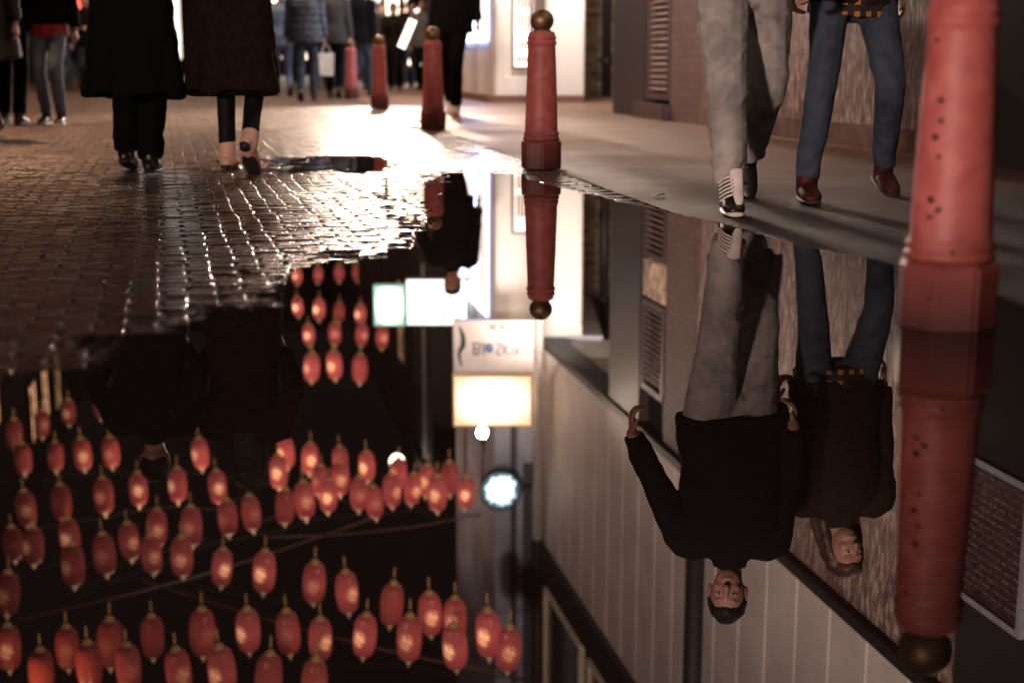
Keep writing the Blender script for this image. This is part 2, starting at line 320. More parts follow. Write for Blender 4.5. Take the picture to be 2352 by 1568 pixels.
# ------------------------------------------------------------ people
def ik(a, c, l1, l2, pole):
    a=Vector(a); c=Vector(c); D=c-a; L=D.length
    if L>(l1+l2)*.999: D=D*((l1+l2)*.999/L); L=D.length; 
    x=(l1*l1-l2*l2+L*L)/(2*L); h=math.sqrt(max(l1*l1-x*x,0)); dn=D.normalized()
    pl=Vector(pole); pl=(pl-dn*pl.dot(dn)).normalized()
    return a+dn*x+pl*h, a+D
def hand(bm, w, d, side, palm, curl):
    d=d.normalized(); n=(palm-d*palm.dot(d)).normalized(); s=d.cross(n).normalized()
    if s.dot(side)<0: s=-s       # s : towards the thumb
    limb(bm,[w-d*.02, w+d*.035, w+d*.085],[(.020,.016),(.036,.015),(.039,.013)],ref=n,n=12)
    for k,(o,l) in enumerate(((.030,.066),(.0105,.076),(-.0095,.071),(-.029,.055))):
        b0=w+d*.08+s*o; c1=curl*(.9+.12*k)
        p1=b0+(d*math.cos(c1*.5)+n*math.sin(c1*.5))*l*.48
        p2=p1+(d*math.cos(c1*1.2)+n*math.sin(c1*1.2))*l*.32
        p3=p2+(d*math.cos(c1*1.8)+n*math.sin(c1*1.8))*l*.24
        limb(bm,[b0-d*.02,b0,p1,p2,p3],[.0088,.0088,.0082,.0075,.0062],ref=s,n=8,sub=2)
    t0=w+d*.022+s*.026
    limb(bm,[t0-s*.015,t0,t0+s*.022+d*.03+n*.008,t0+s*.026+d*.058+n*.02],[.012,.012,.0095,.0075],ref=n,n=8,sub=2)
def person(label, loc, face, h, legs, arms, top, trous, shoes, hair, lean=.03, headp=0, headyaw=0, fine=True, group=None, poles=None, curl=.9, skirt=None, shirt=None, face_feat=False, handdirs=(None,None), crease=1.0, tilt=0):
    """legs: ((dx,fy,phi,lift,yaw) for local -x, +x); arms: wrist targets relative for h=1.75"""
    k=h/1.75
    root=thing('person',label,'person',(loc[0],loc[1],.004),face,group)
    S=Matrix.Scale(k,4)
    vx=.0055 if fine else .009; vc=.010 if fine else .014
    A=[]; 
    for sgn,(dx,fy,phi,lift,yaw) in zip((-1,1),legs):
        az=.06*math.cos(phi)+.14*math.sin(max(phi,0))+.024+lift+.005
        A.append(Vector((sgn*.085+dx,fy,az)))
    hz=.925
    for sgn,a in zip((-1,1),A):
        hor=math.hypot(a.x-sgn*.085,a.y); hz=min(hz, a.z+math.sqrt(max(.872**2-hor**2,.1)))
    dz=hz-.925
    def U(x,y,z): return Vector((x+tilt*(z-.95), y+lean*(z-.95), z+dz))
    K=[]
    for i,sgn in enumerate((-1,1)):
        pole=(0,1,0) if not poles else poles[i]
        kn,an=ik(U(sgn*.085,0,.925),A[i],.44,.435,pole); K.append(kn); A[i]=an
    lt=min(1.0,(trous[1] if trous else 1)*.98)
    bm=bmesh.new()
    limb(bm,[U(0,0,.86),U(0,0,.95),U(0,0,1.08),U(0,.01,1.24),U(0,.0,1.38),U(0,-.01,1.47)],[(.13,.09),(.165,.11),(.14,.095),(.155,.10),(.165,.09),(.08,.06)],n=20)
    limb(bm,[U(0,-.01,1.42),U(0,.0,1.50),U(0,.012,1.58)],[.06,.052,.054])
    hm=Matrix.Translation(U(0,0,1.53))@Matrix.Rotation(headyaw,4,'Z')@Matrix.Rotation(-headp,4,'X')@Matrix.Translation((0,0,-1.53))
    ell(bm,(0,.008,1.652),(.074,.094,.108),hm); ell(bm,(0,.04,1.592),(.054,.054,.052),hm); ell(bm,(0,.012,1.60),(.06,.062,.06),hm)
    def H(p): return hm@Vector(p)
    limb(bm,[H((0,.096,1.665)),H((0,.110,1.645)),H((0,.117,1.627))],[.009,.012,.016],n=8,sub=2)
    ell(bm,(0,.090,1.590),(.025,.012,.010),hm,8); ell(bm,(0,.087,1.680),(.05,.016,.009),hm,8)
    for s in(-1,1): ell(bm,(s*.076,.0,1.640),(.011,.02,.032),hm,10); ell(bm,(s*.035,.07,1.625),(.022,.02,.018),hm,8)
    W=[];E=[];SHD=[]
    for i,s in enumerate((-1,1)):
        hipp=U(s*.085,0,.925)
        limb(bm,[hipp,hipp.lerp(K[i],.5),K[i],K[i].lerp(A[i],.35),A[i]],[.085*lt,.075*lt,.056*lt,.054*lt,.036*lt])
        d,u=footframe(legs[i])
        limb(bm,[A[i]-u*.045-d*.03,A[i]-u*.05+d*.05,A[i]-u*.06+d*.12],[(.030,.028),(.038,.026),(.032,.016)],ref=u)
        sh=U(s*.185,0,1.425); SHD.append(sh)
        tx,ty,tz=arms[i][:3]; tgt=U(tx,0,tz); tgt.y=ty+lean*(tz-.95)
        pole=arms[i][3] if len(arms[i])>3 else (s*.35,-1,0)
        el,wr=ik(sh,tgt,.29,.255,pole); E.append(el); W.append(wr)
        limb(bm,[U(s*.12,0,1.42),sh,sh.lerp(el,.5),el,wr],[.055,.050,.044,.037,.026])
        dd=(wr-el).normalized()
        hd=dd if handdirs[i] is None else (dd*.4+Vector(handdirs[i])).normalized()
        hand(bm,wr,hd,Vector((0,1,0)),Vector((-s,0,0)),curl)
    bm.transform(S)
    solid('body',bm,SKIN,root,vx,2)
    if face_feat:
        for s in(-1,1):
            b2=bmesh.new(); ell(b2,(s*.031,.085,1.653),(.014,.012,.010),hm,12); b2.transform(S); e=obj('eye',b2,EYE,root,True)
            b3=bmesh.new(); ell(b3,(s*.031,.094,1.653),(.006,.005,.006),hm,8); b3.transform(S); obj('pupil',b3,PUP,e,True)
    if trous:
        tm,fitt,hem=trous
        bm=bmesh.new()
        limb(bm,[U(0,0,.85),U(0,-.005,.93),U(0,0,1.02)],[(.15,.105),(.182,.13),(.165,.115)],n=20)
        for i,s in enumerate((-1,1)):
            hipp=U(s*.088,0,.92); an=K[i].lerp(A[i],hem)
            limb(bm,[hipp,hipp.lerp(K[i],.45),K[i],K[i].lerp(A[i],.4),an],[.102*min(fitt,1.12),.092*fitt,.072*fitt,.068*fitt,.058*fitt],caps=(1,0))
        bm.transform(S)
        off=rnd.uniform(0,50)
        def dsp(p):
            # diagonal drag folds, sharpest behind the knee and stacked at the hem
            w=p.z+p.x*1.1*(1 if p.x>0 else -1)
            a=1-2*abs(noise.noise(Vector((p.x*6+off,p.y*6,w*9))))
            a=a*.7+.3*noise.noise(Vector((p.x*14,p.y*14+off,w*24)))
            low=2.0 if p.z<.24*k else (1.2 if .4*k<p.z<.62*k else .7)
            return (a-.35)*.0068*low*min(fitt,1)**2*crease
        t_=solid('trousers',bm,tm,root,vc*.8,2,dsp)
    if skirt:
        bm=bmesh.new()
        limb(bm,[U(0,0,1.02),U(0,0,.9),U(0,.0,.7),U(0,0,skirt[1])],[(.15,.11),(.18,.135),(.19,.15),(.2,.16)],caps=(1,0),n=24)
        bm.transform(S); solid('skirt',bm,skirt[0],root,vc,2)
    if shirt:
        bm=bmesh.new()
        limb(bm,[U(0,0.01,1.3),U(0,0.01,1.1),U(0,.01,.95),U(0,.01,shirt[1])],[(.155,.105),(.15,.105),(.18,.13),(.19,.14)],caps=(1,0),n=24)
        bm.transform(S); solid('shirt',bm,shirt[0],root,vc,1,lambda p:.003*math.sin(math.atan2(p.y,p.x)*9))
    tm,kind,hem,bulk=top
    bm=bmesh.new()
    bq=bulk
    zs=[hem]+[z for z in (.7,.85,.97,1.1,1.25,1.37) if z>hem+.05]+[1.45,1.50]
    def prof(z):
        if z>=1.49: return (.085,.075)
        if z>=1.44: return (.145,.10)
        if z>=1.36: return (.19*bq,.125*bq)
        if z>=1.2: return (.185*bq,.135*bq)
        if z>=1.05: return (.176*bq,.130*bq)
        if z>=.9: return (.196*bq,.147*bq)
        if kind=='coat': 
            t=(.9-z)/.5; return ((.198+.045*t)*bq,(.147+.075*t)*bq)
        return (.200*bq,.150*bq)
    limb(bm,[U(0,-.005,z) for z in zs],[prof(z) for z in zs],caps=(0,0),n=32,sub=3)
    for i,s in enumerate((-1,1)):
        limb(bm,[U(s*.11,0,1.42),SHD[i],SHD[i].lerp(E[i],.5),E[i],E[i].lerp(W[i],.96)],[.07*bq,.070*bq,.063*bq,.054*bq,.043*bq],caps=(1,0))
    limb(bm,[U(0,0,1.46),U(0,.004,1.535)],[.08,.073],caps=(0,0))
    bm.transform(S)
    off=rnd.uniform(0,50); hz_=(hem+dz)*k
    def dj(p):
        a=.008*noise.noise(Vector((p.x*7+off,p.y*7,p.z*12)))+.005*noise.noise(Vector((p.x*20,p.y*20+off,p.z*30)))
        if kind=='coat' and p.z<.95*k:
            t=(.95*k-p.z)/(.95*k-hz_+.01); an=math.atan2(p.y,p.x)
            a+=t*(.017*math.sin(an*5+off)+.010*math.sin(an*9+off+p.z*3))
        if kind=='puffer': a+=.011*abs(math.sin(p.z*32))
        return a
    jk=solid('coat' if kind=='coat' else 'jacket',bm,tm,root,vc,2,dj)
    sm,solem,shaft,heel=shoes
    for i,s in enumerate((-1,1)):
        d,u=footframe(legs[i]); a=A[i]; sd=(K[i]-a).normalized()
        bm=bmesh.new()
        limb(bm,[a-u*.05-d*.045,a-u*.045+d*.0,a-u*.045+d*.06,a-u*.058+d*.13,a-u*.062+d*.165],[(.034,.032),(.038,.036),(.044,.036),(.044,.024),(.030,.016)],ref=u,n=16)
        limb(bm,[a-u*.04,a,a+sd*shaft],[.046,.047,.048],caps=(1,0))
        bm.transform(S); sh=solid('shoe',bm,sm,root,.007,2)
        bm=bmesh.new()
        if heel:
            limb(bm,[a-u*.074-d*.0+d*.03,a-u*.082+d*.08,a-u*.082+d*.17],[(.03,.005),(.042,.006),(.032,.006)],ref=u,n=14)
            limb(bm,[a-u*.06-d*.045,a-u*.086-d*.045],[.03,.024],caps=(0,0),ref=d)
        else:
            limb(bm,[a-u*.078-d*.065,a-u*.078+d*.0,a-u*.078+d*.09,a-u*.076+d*.175],[(.032,.009),(.040,.010),(.047,.010),(.032,.010)],ref=u,n=14)
        bm.transform(S); obj('sole',bm,solem,sh,True)
    hmt,hk=hair
    bm=bmesh.new()
    ell(bm,(0,-.014,1.678),(.084,.096,.096),hm); ell(bm,(0,.03,1.725),(.064,.064,.042),hm)
    if hk=='long':
        limb(bm,[H((0,-.04,1.70)),H((0,-.07,1.60)),H((0,-.085,1.50)),H((0,-.09,1.38))],[(.07,.05),(.085,.05),(.095,.045),(.06,.025)])
        for s in(-1,1): limb(bm,[H((s*.06,.01,1.70)),H((s*.078,.0,1.60)),H((s*.085,.0,1.47))],[.03,.028,.02])
    bm.transform(S)
    def dh(p): return .007*noise.noise(p*30)
    hh=solid('hair',bm,hmt,root,.01,1,dh)
    return root, W, E, k, dz
def footframe(lg):
    dx,fy,phi,lift,yaw=lg
    d=Vector((math.sin(yaw)*math.cos(phi),math.cos(yaw)*math.cos(phi),-math.sin(phi)))
    s=Vector((math.cos(yaw),-math.sin(yaw),0)); u=s.cross(d).normalized()
    return d,u
HANG=lambda s,y=.03,x=.26,z=.88:(s*x,y,z)
POCK=lambda s:(s*.20,.10,1.0,(s*.6,-1,0))
g=G(295,398)
person('man walking away in a long black coat and black trousers, back turned',(g.x+.06,g.y),.05,1.74,((-.0,.10,.25,.0,0),(-.01,-.06,.0,0,.0)),(POCK(-1),POCK(1)),(BLACKC,'coat',.42,1.12),(BLACKT,1.15,1.02),(BLKLEA,SOLEK,.02,False),(HAIRD,'short'),lean=.02,headp=.15)
g=G(545,396)
person('woman walking away in a long dark brown coat, black tights and beige ankle boots',(g.x,g.y),-.03,1.80,((.0,.16,.0,.0,0),(.02,-.16,.75,.0,.1)),(POCK(-1),POCK(1)),(BROWNC,'coat',.42,1.06),(TIGHTS,.74,.95),(BEIGE,SOLEK,.06,True),(HAIRD,'long'),skirt=(BLACKT,.40))
g=G(1037,266)
p3=person('man in black jacket and trousers with pale trainers, holding the glowing menu board',(g.x+.0,g.y),PI-.1,1.95,((.04,.0,.0,0,.1),(-.05,-.22,.4,0,0)),(HANG(-1,.02),(.33,.22,1.02)),(BLACKC,'jacket',.78,1.08),(BLACKT,.95,.97),(WHITEC,WHITER,.02,False),(HAIRD,'short'),face_feat=True)
g=G(1672,492)
Xm,Ym=P(1695,300,g.y+.25).x,g.y+.25
g5=G(1975,456)
person('man in pale worn jeans, black jacket and black and white high-top trainers walking forward',(Xm,Ym),PI-.02,1.80,((-.02,-.42,.95,.0,0),(-.03,.24,.0,0,0)),((-.27,.02,.92,(-.3,-1,0)),(.42,.10,.92,(.6,-1,.0))),(BLACKC,'jacket',.88,1.14),(STONEJ,1.12,.96),(BLKLEA,WHITER,.07,False),(HAIRD,'short'),lean=.09,tilt=-.02,headp=.4,headyaw=-.2,face_feat=True,poles=((-.45,1,0),(.1,1,0)),handdirs=((.1,.2,-1),(-.1,.2,-1)),crease=1.5)
person('woman in blue jeans, brown jacket, yellow plaid shirt and oxblood boots walking forward',(g5.x-.05,g5.y+.1),PI+.02,1.80,((-.12,-.12,.25,0,-.05),(.14,.26,.0,0,.05)),(HANG(-1,-.10,.25),(.30,.16,.90,(.5,-1,0))),(BRCOAT,'jacket',.84,1.04),(BLUEJ,.90,.98),(DKRED,SOLEK,.02,False),(HAIRB,'long'),lean=.07,tilt=-.07,headp=.35,headyaw=.3,face_feat=True,shirt=(PLAID,.79),handdirs=((0,.1,-1),(-.1,.2,-1)),crease=1.5)
def trainer_details():
    man=[o for o in COL.objects if o.name.startswith('person') and 'pale worn jeans, black' in o['label']][0]
    sh=[c for c in man.children if c.name.startswith('shoe')][1]
    vs=[v.co for v in sh.data.vertices]
    ymax=max(v.y for v in vs); xm=sum(v.x for v in vs)/len(vs)
    bm=bmesh.new(); limb(bm,[(xm-.016,ymax-.03,.055),(xm-.016,ymax-.06,.085),(xm-.014,ymax-.10,.125),(xm-.012,ymax-.115,.175)],[(.014,.008),(.022,.012),(.026,.014),(.028,.012)],ref=(0,1,.4)); obj('tongue',bm,WHITEC,sh,True)
    for i in range(6):
        bm=bmesh.new()
        t=i/5; y=ymax-.055-.055*t; z=.078+.068*t
        limb(bm,[(xm+.008,y+.010,z+.010),(xm+.034,y+.0,z-.002),(xm+.052,y-.03,z-.02)],[.0042]*3,n=6)
        obj('lace',bm,WHITEC,sh,True)
trainer_details()
def bg(px,py,face,label,h,top,trous,shoes,hair=(HAIRD,'short'),legs=((0,.05,0,0,-.1),(0,-.05,0,0,.1)),arms=None,**kw):
    g=G(px,py); arms=arms or (HANG(-1),HANG(1))
    return person(label,(g.x,g.y),face,h,legs,arms,top,trous,shoes,hair,fine=False,**kw)
SHK=(BLKLEA,SOLEK,.02,False); SHW=(WHITEC,WHITER,.02,False)
STEP=((0,.18,0,0,0),(0,-.18,.4,0,0)); STEP2=((0,-.2,.5,0,0),(0,.18,0,0,0))
PH=((-.12,.25,1.15),(.12,.25,1.15))
bg(126,287,PI,'person in light blue jeans with a red hem showing under a black jacket',1.72,(BLACKC,'jacket',.93,1.08),(LBLUEJ,.9,.95),(BLKLEA,WHITER,.02,False),shirt=(REDC,.82))
bg(-12,320,PI-.2,'person in dark green coat and red shoes at the left edge',1.72,(OLIVE,'coat',.62,1.1),(GREYC,.8,.97),(DKRED,SOLEK,.03,False),legs=STEP)
bg(28,288,0,'person in all black standing behind the green-coated walker',1.75,(BLACKC,'jacket',.85,1.1),(BLACKT,1,.96),SHK)
bg(206,212,PI,'person in black with white shoes between the red-hemmed jacket and the long black coat',1.7,(BLACKC,'jacket',.85,1.1),(NAVYJ,1,.96),SHW,arms=PH)
bg(175,207,.6,'person in grey jacket and navy trousers at the back of the left crowd',1.72,(GREYC,'jacket',.85,1.1),(NAVYJ,1,.96),SHK)
bg(66,206,.2,'person in olive jacket facing away in the left crowd',1.7,(OLIVE,'jacket',.8,1.12),(BLACKT,1,.96),SHK)
bg(652,221,.3,'person in light blue jeans and pale blue jacket behind the puffer jacket',1.72,(LBLUEJ,'jacket',.8,1.1),(LBLUEJ,1,.96),SHK,legs=STEP)
bg(706,232,.1,'person in slate blue puffer jacket and dark jeans walking away',1.76,(PUFF,'puffer',.82,1.2),(BLUEJ,.95,.96),SHK,legs=STEP2,hair=(HAIRB,'short'))
p8=bg(768,226,0,'person in olive jacket carrying a white carrier bag',1.78,(OLIVE,'jacket',.8,1.12),(BLACKT,1,.96),SHK,legs=STEP,arms=((-.27,.02,.86),(.27,0,.88)))
bg(828,222,-.4,'person in black jacket and blue jeans left of the fourth bollard',1.78,(BLACKC,'jacket',.82,1.12),(BLUEJ,.95,.96),SHK,legs=STEP2,tilt=.06)
bg(850,207,PI,'person in pale grey top in the far crowd',1.7,(GREYC,'jacket',.85,1.05),(LBLUEJ,.95,.96),SHK,hair=(HAIRB,'long'))
bg(908,208,PI,'person in brown jacket bending forward beside the far bollards',1.6,(BRCOAT,'jacket',.85,1.1),(BLACKT,1,.96),SHK,lean=.35,arms=((-.2,.4,1.0),(.2,.4,1.0)))
bg(945,205,.4,'person in black standing under the glowing panel',1.72,(BLACKC,'jacket',.8,1.12),(NAVYJ,1,.96),SHW)
bg(1722,322,.1,'person in navy jeans half hidden behind the man in pale jeans',1.74,(BLACKC,'jacket',.85,1.05),(NAVYJ,.95,.96),SHK,legs=STEP2)
bg(600,208,PI,'person in dark red top far down the street',1.7,(REDC,'jacket',.85,1.05),(BLACKT,.95,.96),SHK)
bg(470,206,.5,'person in olive parka far down the street between the long coats',1.7,(OLIVE,'coat',.6,1.1),(BLACKT,.95,.96),SHK)
bg(795,209,PI,'person in slate jacket in the far crowd behind the fifth bollard',1.74,(PUFF,'jacket',.85,1.1),(NAVYJ,1,.96),SHK)
bg(12,213,.3,'person in blue jacket at the back of the crowd by the left edge',1.74,(BLUEC,'jacket',.85,1.12),(BLACKT,1,.96),SHK,arms=PH)
bg(100,203,2.6,'person in black coat standing behind the red-hemmed jacket',1.78,(BLACKC,'coat',.6,1.08),(BLACKT,1,.96),SHK)
bg(142,209,-.4,'person in brown jacket and blue jeans in the left crowd',1.7,(BRCOAT,'jacket',.84,1.1),(BLUEJ,1,.96),SHK,legs=STEP)
bg(232,205,.1,'person in olive jacket and blue jeans at the shoulder of the long black coat',1.75,(OLIVE,'jacket',.8,1.1),(BLUEJ,1,.96),SHW,legs=STEP2)
bg(682,206,PI,'person in blue jacket walking forward behind the slate puffer jacket',1.76,(BLUEC,'jacket',.84,1.1),(BLACKT,1,.96),SHK,legs=STEP)
bg(738,203,.2,'person in black coat behind the white carrier bag',1.8,(BLACKC,'coat',.62,1.1),(NAVYJ,1,.96),SHK)
bg(878,201,2.8,'person in blue jacket behind the fourth bollard',1.72,(BLUEC,'jacket',.84,1.08),(BLACKT,1,.96),SHK,arms=PH)
bg(926,200,-.3,'person in brown coat far behind the glowing panel',1.74,(BRCOAT,'coat',.62,1.1),(BLACKT,1,.96),SHK)
bg(972,206,2.9,'person in grey jacket beyond the third bollard',1.7,(GREYC,'jacket',.84,1.08),(BLACKT,1,.96),SHK)
c=P(750,150,G(768,226).y-.15)
t=thing('carrier_bag','white paper carrier bag hanging from the hand of the olive-jacketed person','bag',(c.x,c.y,c.z-.16),.2)
bm=bmesh.new(); hexa(bm,[(-.10,-.05,0),(.10,-.05,0),(.10,.05,0),(-.10,.05,0),(-.12,-.03,.34),(.12,-.03,.34),(.12,.03,.34),(-.12,.03,.34)]); obj('bag_body',bm,PAPER,t)
for s in(-1,1):
    bm=bmesh.new(); limb(bm,[(-.06,s*.03,.34),(-.03,s*.02,.45),(.03,s*.02,.45),(.06,s*.03,.34)],[.006]*4,n=6); obj('handle',bm,PAPER,t,True)
Yp=G(1037,266).y-.35
c=P(935,78,Yp)
bm=bmesh.new(); box(bm,(-.045,-.006,-.16),(.045,.006,.16))
t=thing('menu_board','glowing white menu board held at a tilt by the man in black','menu',c); t.rotation_euler=(0,math.radians(24),.15)
obj('panel',bm,PAPERLIT,t)
bm=bmesh.new()
for x0,x1,z0,z1 in((-.052,-.045,-.167,.167),(.045,.052,-.167,.167),(-.045,.045,-.167,-.16),(-.045,.045,.16,.167)): box(bm,(x0,-.009,z0),(x1,.009,z1))
obj('frame',bm,BLKLEA,t)
# ------------------------------------------------------------ ground
def structure(name,bm,mat,recalc=True):
    o=obj(name,bm,mat,recalc=recalc); o['kind']='structure'; return o
SETT=setts_mat()
def BL(Y): return 1.0-.19*(Y-3.28)
bm=bmesh.new(); v=[bm.verts.new(p) for p in((-150,-60,-.007),(150,-60,-.007),(150,240,-.007),(-150,240,-.007))]; bm.faces.new(v)
o=structure('road',bm,M('wet_joint_grit',(.012,.008,.007),.45,var=.5,scale=60,bump=.004))
def build_setts():
    ang=math.atan(.19); ca,sa=math.cos(ang),math.sin(ang)
    U_=.150; V_=.075; gap=.008; vs=[];fs=[];tones=[]; r=random.Random(77)
    row=0; v=1.2
    while v<32:
        off=(row%2)*U_*.5+r.uniform(-.006,.006)
        vh=V_-gap; 
        umin=-8.5-(v*.05); umax=2.6
        u=umin+off
        while u<umax:
            L=U_-gap+r.uniform(-.003,.003)
            cu=u+L/2; cv=v+vh/2+r.uniform(-.0015,.0015)
            X=cu*ca-cv*sa; Y=cu*sa+cv*ca
            if X<BL(Y)+.14:
                zt=.0003+r.uniform(-.0018,.0018); tx=r.gauss(0,.009); ty=r.gauss(0,.015); rot=r.gauss(0,.01)
                i0=len(vs); cr,sr=math.cos(ang+rot),math.sin(ang+rot)
                for hx,hy,dz_ in((L/2,vh/2,-.0075),(L/2-.002,vh/2-.002,-.0018),(L/2-.007,vh/2-.006,0)):
                    for sx_,sy_ in((-1,-1),(1,-1),(1,1),(-1,1)):
                        a,b=hx*sx_,hy*sy_
                        vs.append((X+a*cr-b*sr,Y+a*sr+b*cr,min(zt+dz_+a*tx+b*ty,.0045)))
                for k in(0,4):
                    for j in range(4):
                        j2=(j+1)%4; fs.append((i0+k+j,i0+k+j2,i0+k+4+j2,i0+k+4+j))
                fs.append((i0+8,i0+9,i0+10,i0+11))
                tn=r.uniform(.4,1.15); tones+= [tn*.45]*4+[tn*.8]*4+[tn]*4
            u+=U_
        v+=V_; row+=1
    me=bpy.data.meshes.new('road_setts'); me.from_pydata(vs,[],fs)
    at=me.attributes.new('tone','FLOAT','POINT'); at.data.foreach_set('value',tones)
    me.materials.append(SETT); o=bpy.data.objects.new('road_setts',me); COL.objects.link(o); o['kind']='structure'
build_setts()
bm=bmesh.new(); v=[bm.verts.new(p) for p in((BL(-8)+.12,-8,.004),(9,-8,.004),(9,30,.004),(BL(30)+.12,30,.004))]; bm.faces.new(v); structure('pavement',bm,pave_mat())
WATER=water_mat()
def puddle(name,poly,y0,y1,amp,comb,left_only=True,z=.008):
    bm=bmesh.new(); y=y0
    pp=[]
    for i in range(len(poly)):
        (xa,ya),(xb,yb)=poly[i],poly[(i+1)%len(poly)]
        if max(xa,xb)<1060 and max(ya,yb)<905:
            n_=max(1,int(math.hypot(xb-xa,yb-ya)/9))
            for k in range(n_):
                t=k/n_; x=xa+(xb-xa)*t; yy=ya+(yb-ya)*t; s=min(1,max(.25,(yy-380)/400))
                pp.append((x,yy+s*(20*noise.noise(Vector((x*.018,yy*.03,3)))+14*noise.noise(Vector((x*.07,yy*.1,8))))))
        else: pp.append((xa,ya))
    poly=pp; n=len(poly)
    def quad(a2,b2,y,st):
        p=[G(a2,y,z),G(b2,y,z),G(b2,y+st,z),G(a2,y+st,z)]
        bm.faces.new([bm.verts.new(q) for q in p[::-1]])
    while y<y1:
        st=1.5 if y<920 else 8
        ym=y+st*.5
        xs=[]
        for i in range(n):
            (xa,ya),(xb,yb)=poly[i],poly[(i+1)%n]
            if (ya<=ym)!=(yb<=ym): xs.append(xa+(ym-ya)/(yb-ya)*(xb-xa))
        xs.sort(); last=-1e9
        for a,b in zip(xs[::2],xs[1::2]):
            def wig(x):
                g=G(x,ym); v=-.187*g.x+.982*g.y-1.2; 
                k=math.floor(v/.075); fr=v/.075-k
                q=noise.noise(Vector((k*3.7,x*.004,1.3)))*amp*2.0
                q+=noise.noise(Vector((g.x*6,g.y*6,4)))*amp*.8+noise.noise(Vector((g.x*24,g.y*60,9)))*amp*.7
                if fr>.8 or fr<.08 : q+=comb*(.4+noise.noise(Vector((k*1.9,2,x*.002))))
                return q,k,fr
            la,ka,fa=wig(a); lb,kb,fb=wig(b)
            if a>1195 and left_only: la*=.3
            if b>1195 and left_only: lb*=.3
            a2=max(a-la,last+1); b2=b+lb
            if b2-a2<3: continue
            quad(a2,b2,y,st); 
            if comb and a<1195 and ym<900:
                x=a2-6; lim=max(a-300,last+2)
                while x>lim:
                    g=G(x,ym); v=-.187*g.x+.982*g.y-1.2; k=math.floor(v/.075); fr=v/.075-k
                    L=12+16*abs(noise.noise(Vector((x*.03,k*2.1,5))))
                    f=noise.noise(Vector((g.x*7,k*1.7,11)))+ .9*(x-(a-300))/300-.6
                    if (fr>.78 or fr<.1 or f>.33) and f>0: quad(x-L,x,y,st)
                    x-=L
            last=b2
        y+=st
    bm.normal_update()
    for f in bm.faces:
        if f.normal.z<0: f.normal_flip()
    return structure(name,bm,WATER,recalc=False)
poly=[(-700,900),(0,868),(60,866),(215,858),(262,800),(300,768),(440,742),(500,712),(600,702),(655,690),(652,632),(700,620),(760,605),(850,590),(900,570),(950,560),(985,520),(975,490),(950,462),(985,430),(1030,412),(1045,392),(1120,398),(1200,402),(1215,412),(1290,432),(1400,458),(1500,480),(1620,505),(1720,530),(1840,566),(1960,585),(2060,610),(2352,700),(2900,820),(2900,2100),(-700,2100)]
puddle('puddle',poly,388,2100,26,60)
puddle('puddle_small',[(690,368),(740,362),(800,358),(880,362),(892,372),(885,390),(800,393),(770,384),(640,394),(640,388),(750,378),(690,374)],352,396,30,30,z=.0065)
# ------------------------------------------------------------ bollards
BRASS=M('aged_brass',(.20,.125,.065),.5,metal=.8,var=.5,scale=14,bump=.002)
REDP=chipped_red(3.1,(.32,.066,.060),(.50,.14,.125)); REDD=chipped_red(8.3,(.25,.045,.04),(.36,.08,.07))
def make_bollard(lbl,x,y):
    t=thing('bollard',lbl,'bollard',(x,y,.006),.3,'red bollards in a line along the pavement')
    bm=bmesh.new()
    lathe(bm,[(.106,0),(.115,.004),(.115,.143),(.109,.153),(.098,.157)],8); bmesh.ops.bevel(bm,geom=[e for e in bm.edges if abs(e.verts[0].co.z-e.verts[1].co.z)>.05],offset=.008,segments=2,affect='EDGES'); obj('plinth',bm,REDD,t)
    bm=bmesh.new()
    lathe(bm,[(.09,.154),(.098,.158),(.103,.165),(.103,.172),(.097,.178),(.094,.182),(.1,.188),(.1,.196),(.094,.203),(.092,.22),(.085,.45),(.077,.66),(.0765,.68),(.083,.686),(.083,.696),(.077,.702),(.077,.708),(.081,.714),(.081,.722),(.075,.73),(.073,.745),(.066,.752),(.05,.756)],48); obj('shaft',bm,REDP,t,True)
    bm=bmesh.new()
    pr=[(.045,.745),(.052,.752),(.052,.76),(.04,.766)]
    for i in range(1,16):
        a=-PI/2+PI*i/16; 
        if math.sin(a)>-.85: pr.append((.066*math.cos(a),.812+.062*math.sin(a)))
    lathe(bm,pr,32); obj('finial',bm,BRASS,t,True)
    return t
gb=[(2170,752),(1244,392),(994,300),(871,252),(806,228)]
labs=['large red bollard standing in the puddle at the right, paint chipped','red bollard with brass ball at the near edge of the puddle, centre of the picture','red bollard with brass ball just left of the man in black jacket','red bollard fourth from the camera beside the far crowd','red bollard farthest from the camera in the row']
b0=make_bollard(labs[0],G(*gb[0]).x,G(*gb[0]).y)
for i in range(1,5):
    c=copy_tree(b0); q_=G(*gb[i]); c.location=(q_.x,q_.y+.1,.006); c['label']=labs[i]; c.rotation_euler.z=.3+i*1.3
rs=random.Random(3); IRONB=M('bare_iron',(.03,.014,.012),.7)
for z,a,w0 in((.52,-2.35,.011),(.475,-2.28,.008),(.44,-2.42,.010),(.395,-2.3,.007),(.30,-2.4,.010),(.275,-2.2,.009),(.26,-2.42,.008),(.65,-2.6,.008)):
    bm=bmesh.new(); vs=[]; r=.0925-(z-.22)*.0345
    for i in range(11):
        q_=2*PI*i/11; w=w0*(.4+.9*rs.random()); zz=z+w*.8*math.sin(q_); aa=a+w/r*math.cos(q_)
        rr=.0925-(zz-.22)*.0345+.0014
        vs.append(bm.verts.new((rr*math.cos(aa),rr*math.sin(aa),zz)))
    bm.faces.new(vs)
    sc=obj('scrape',bm,IRONB,b0); sc.rotation_euler=(0,0,-.3)
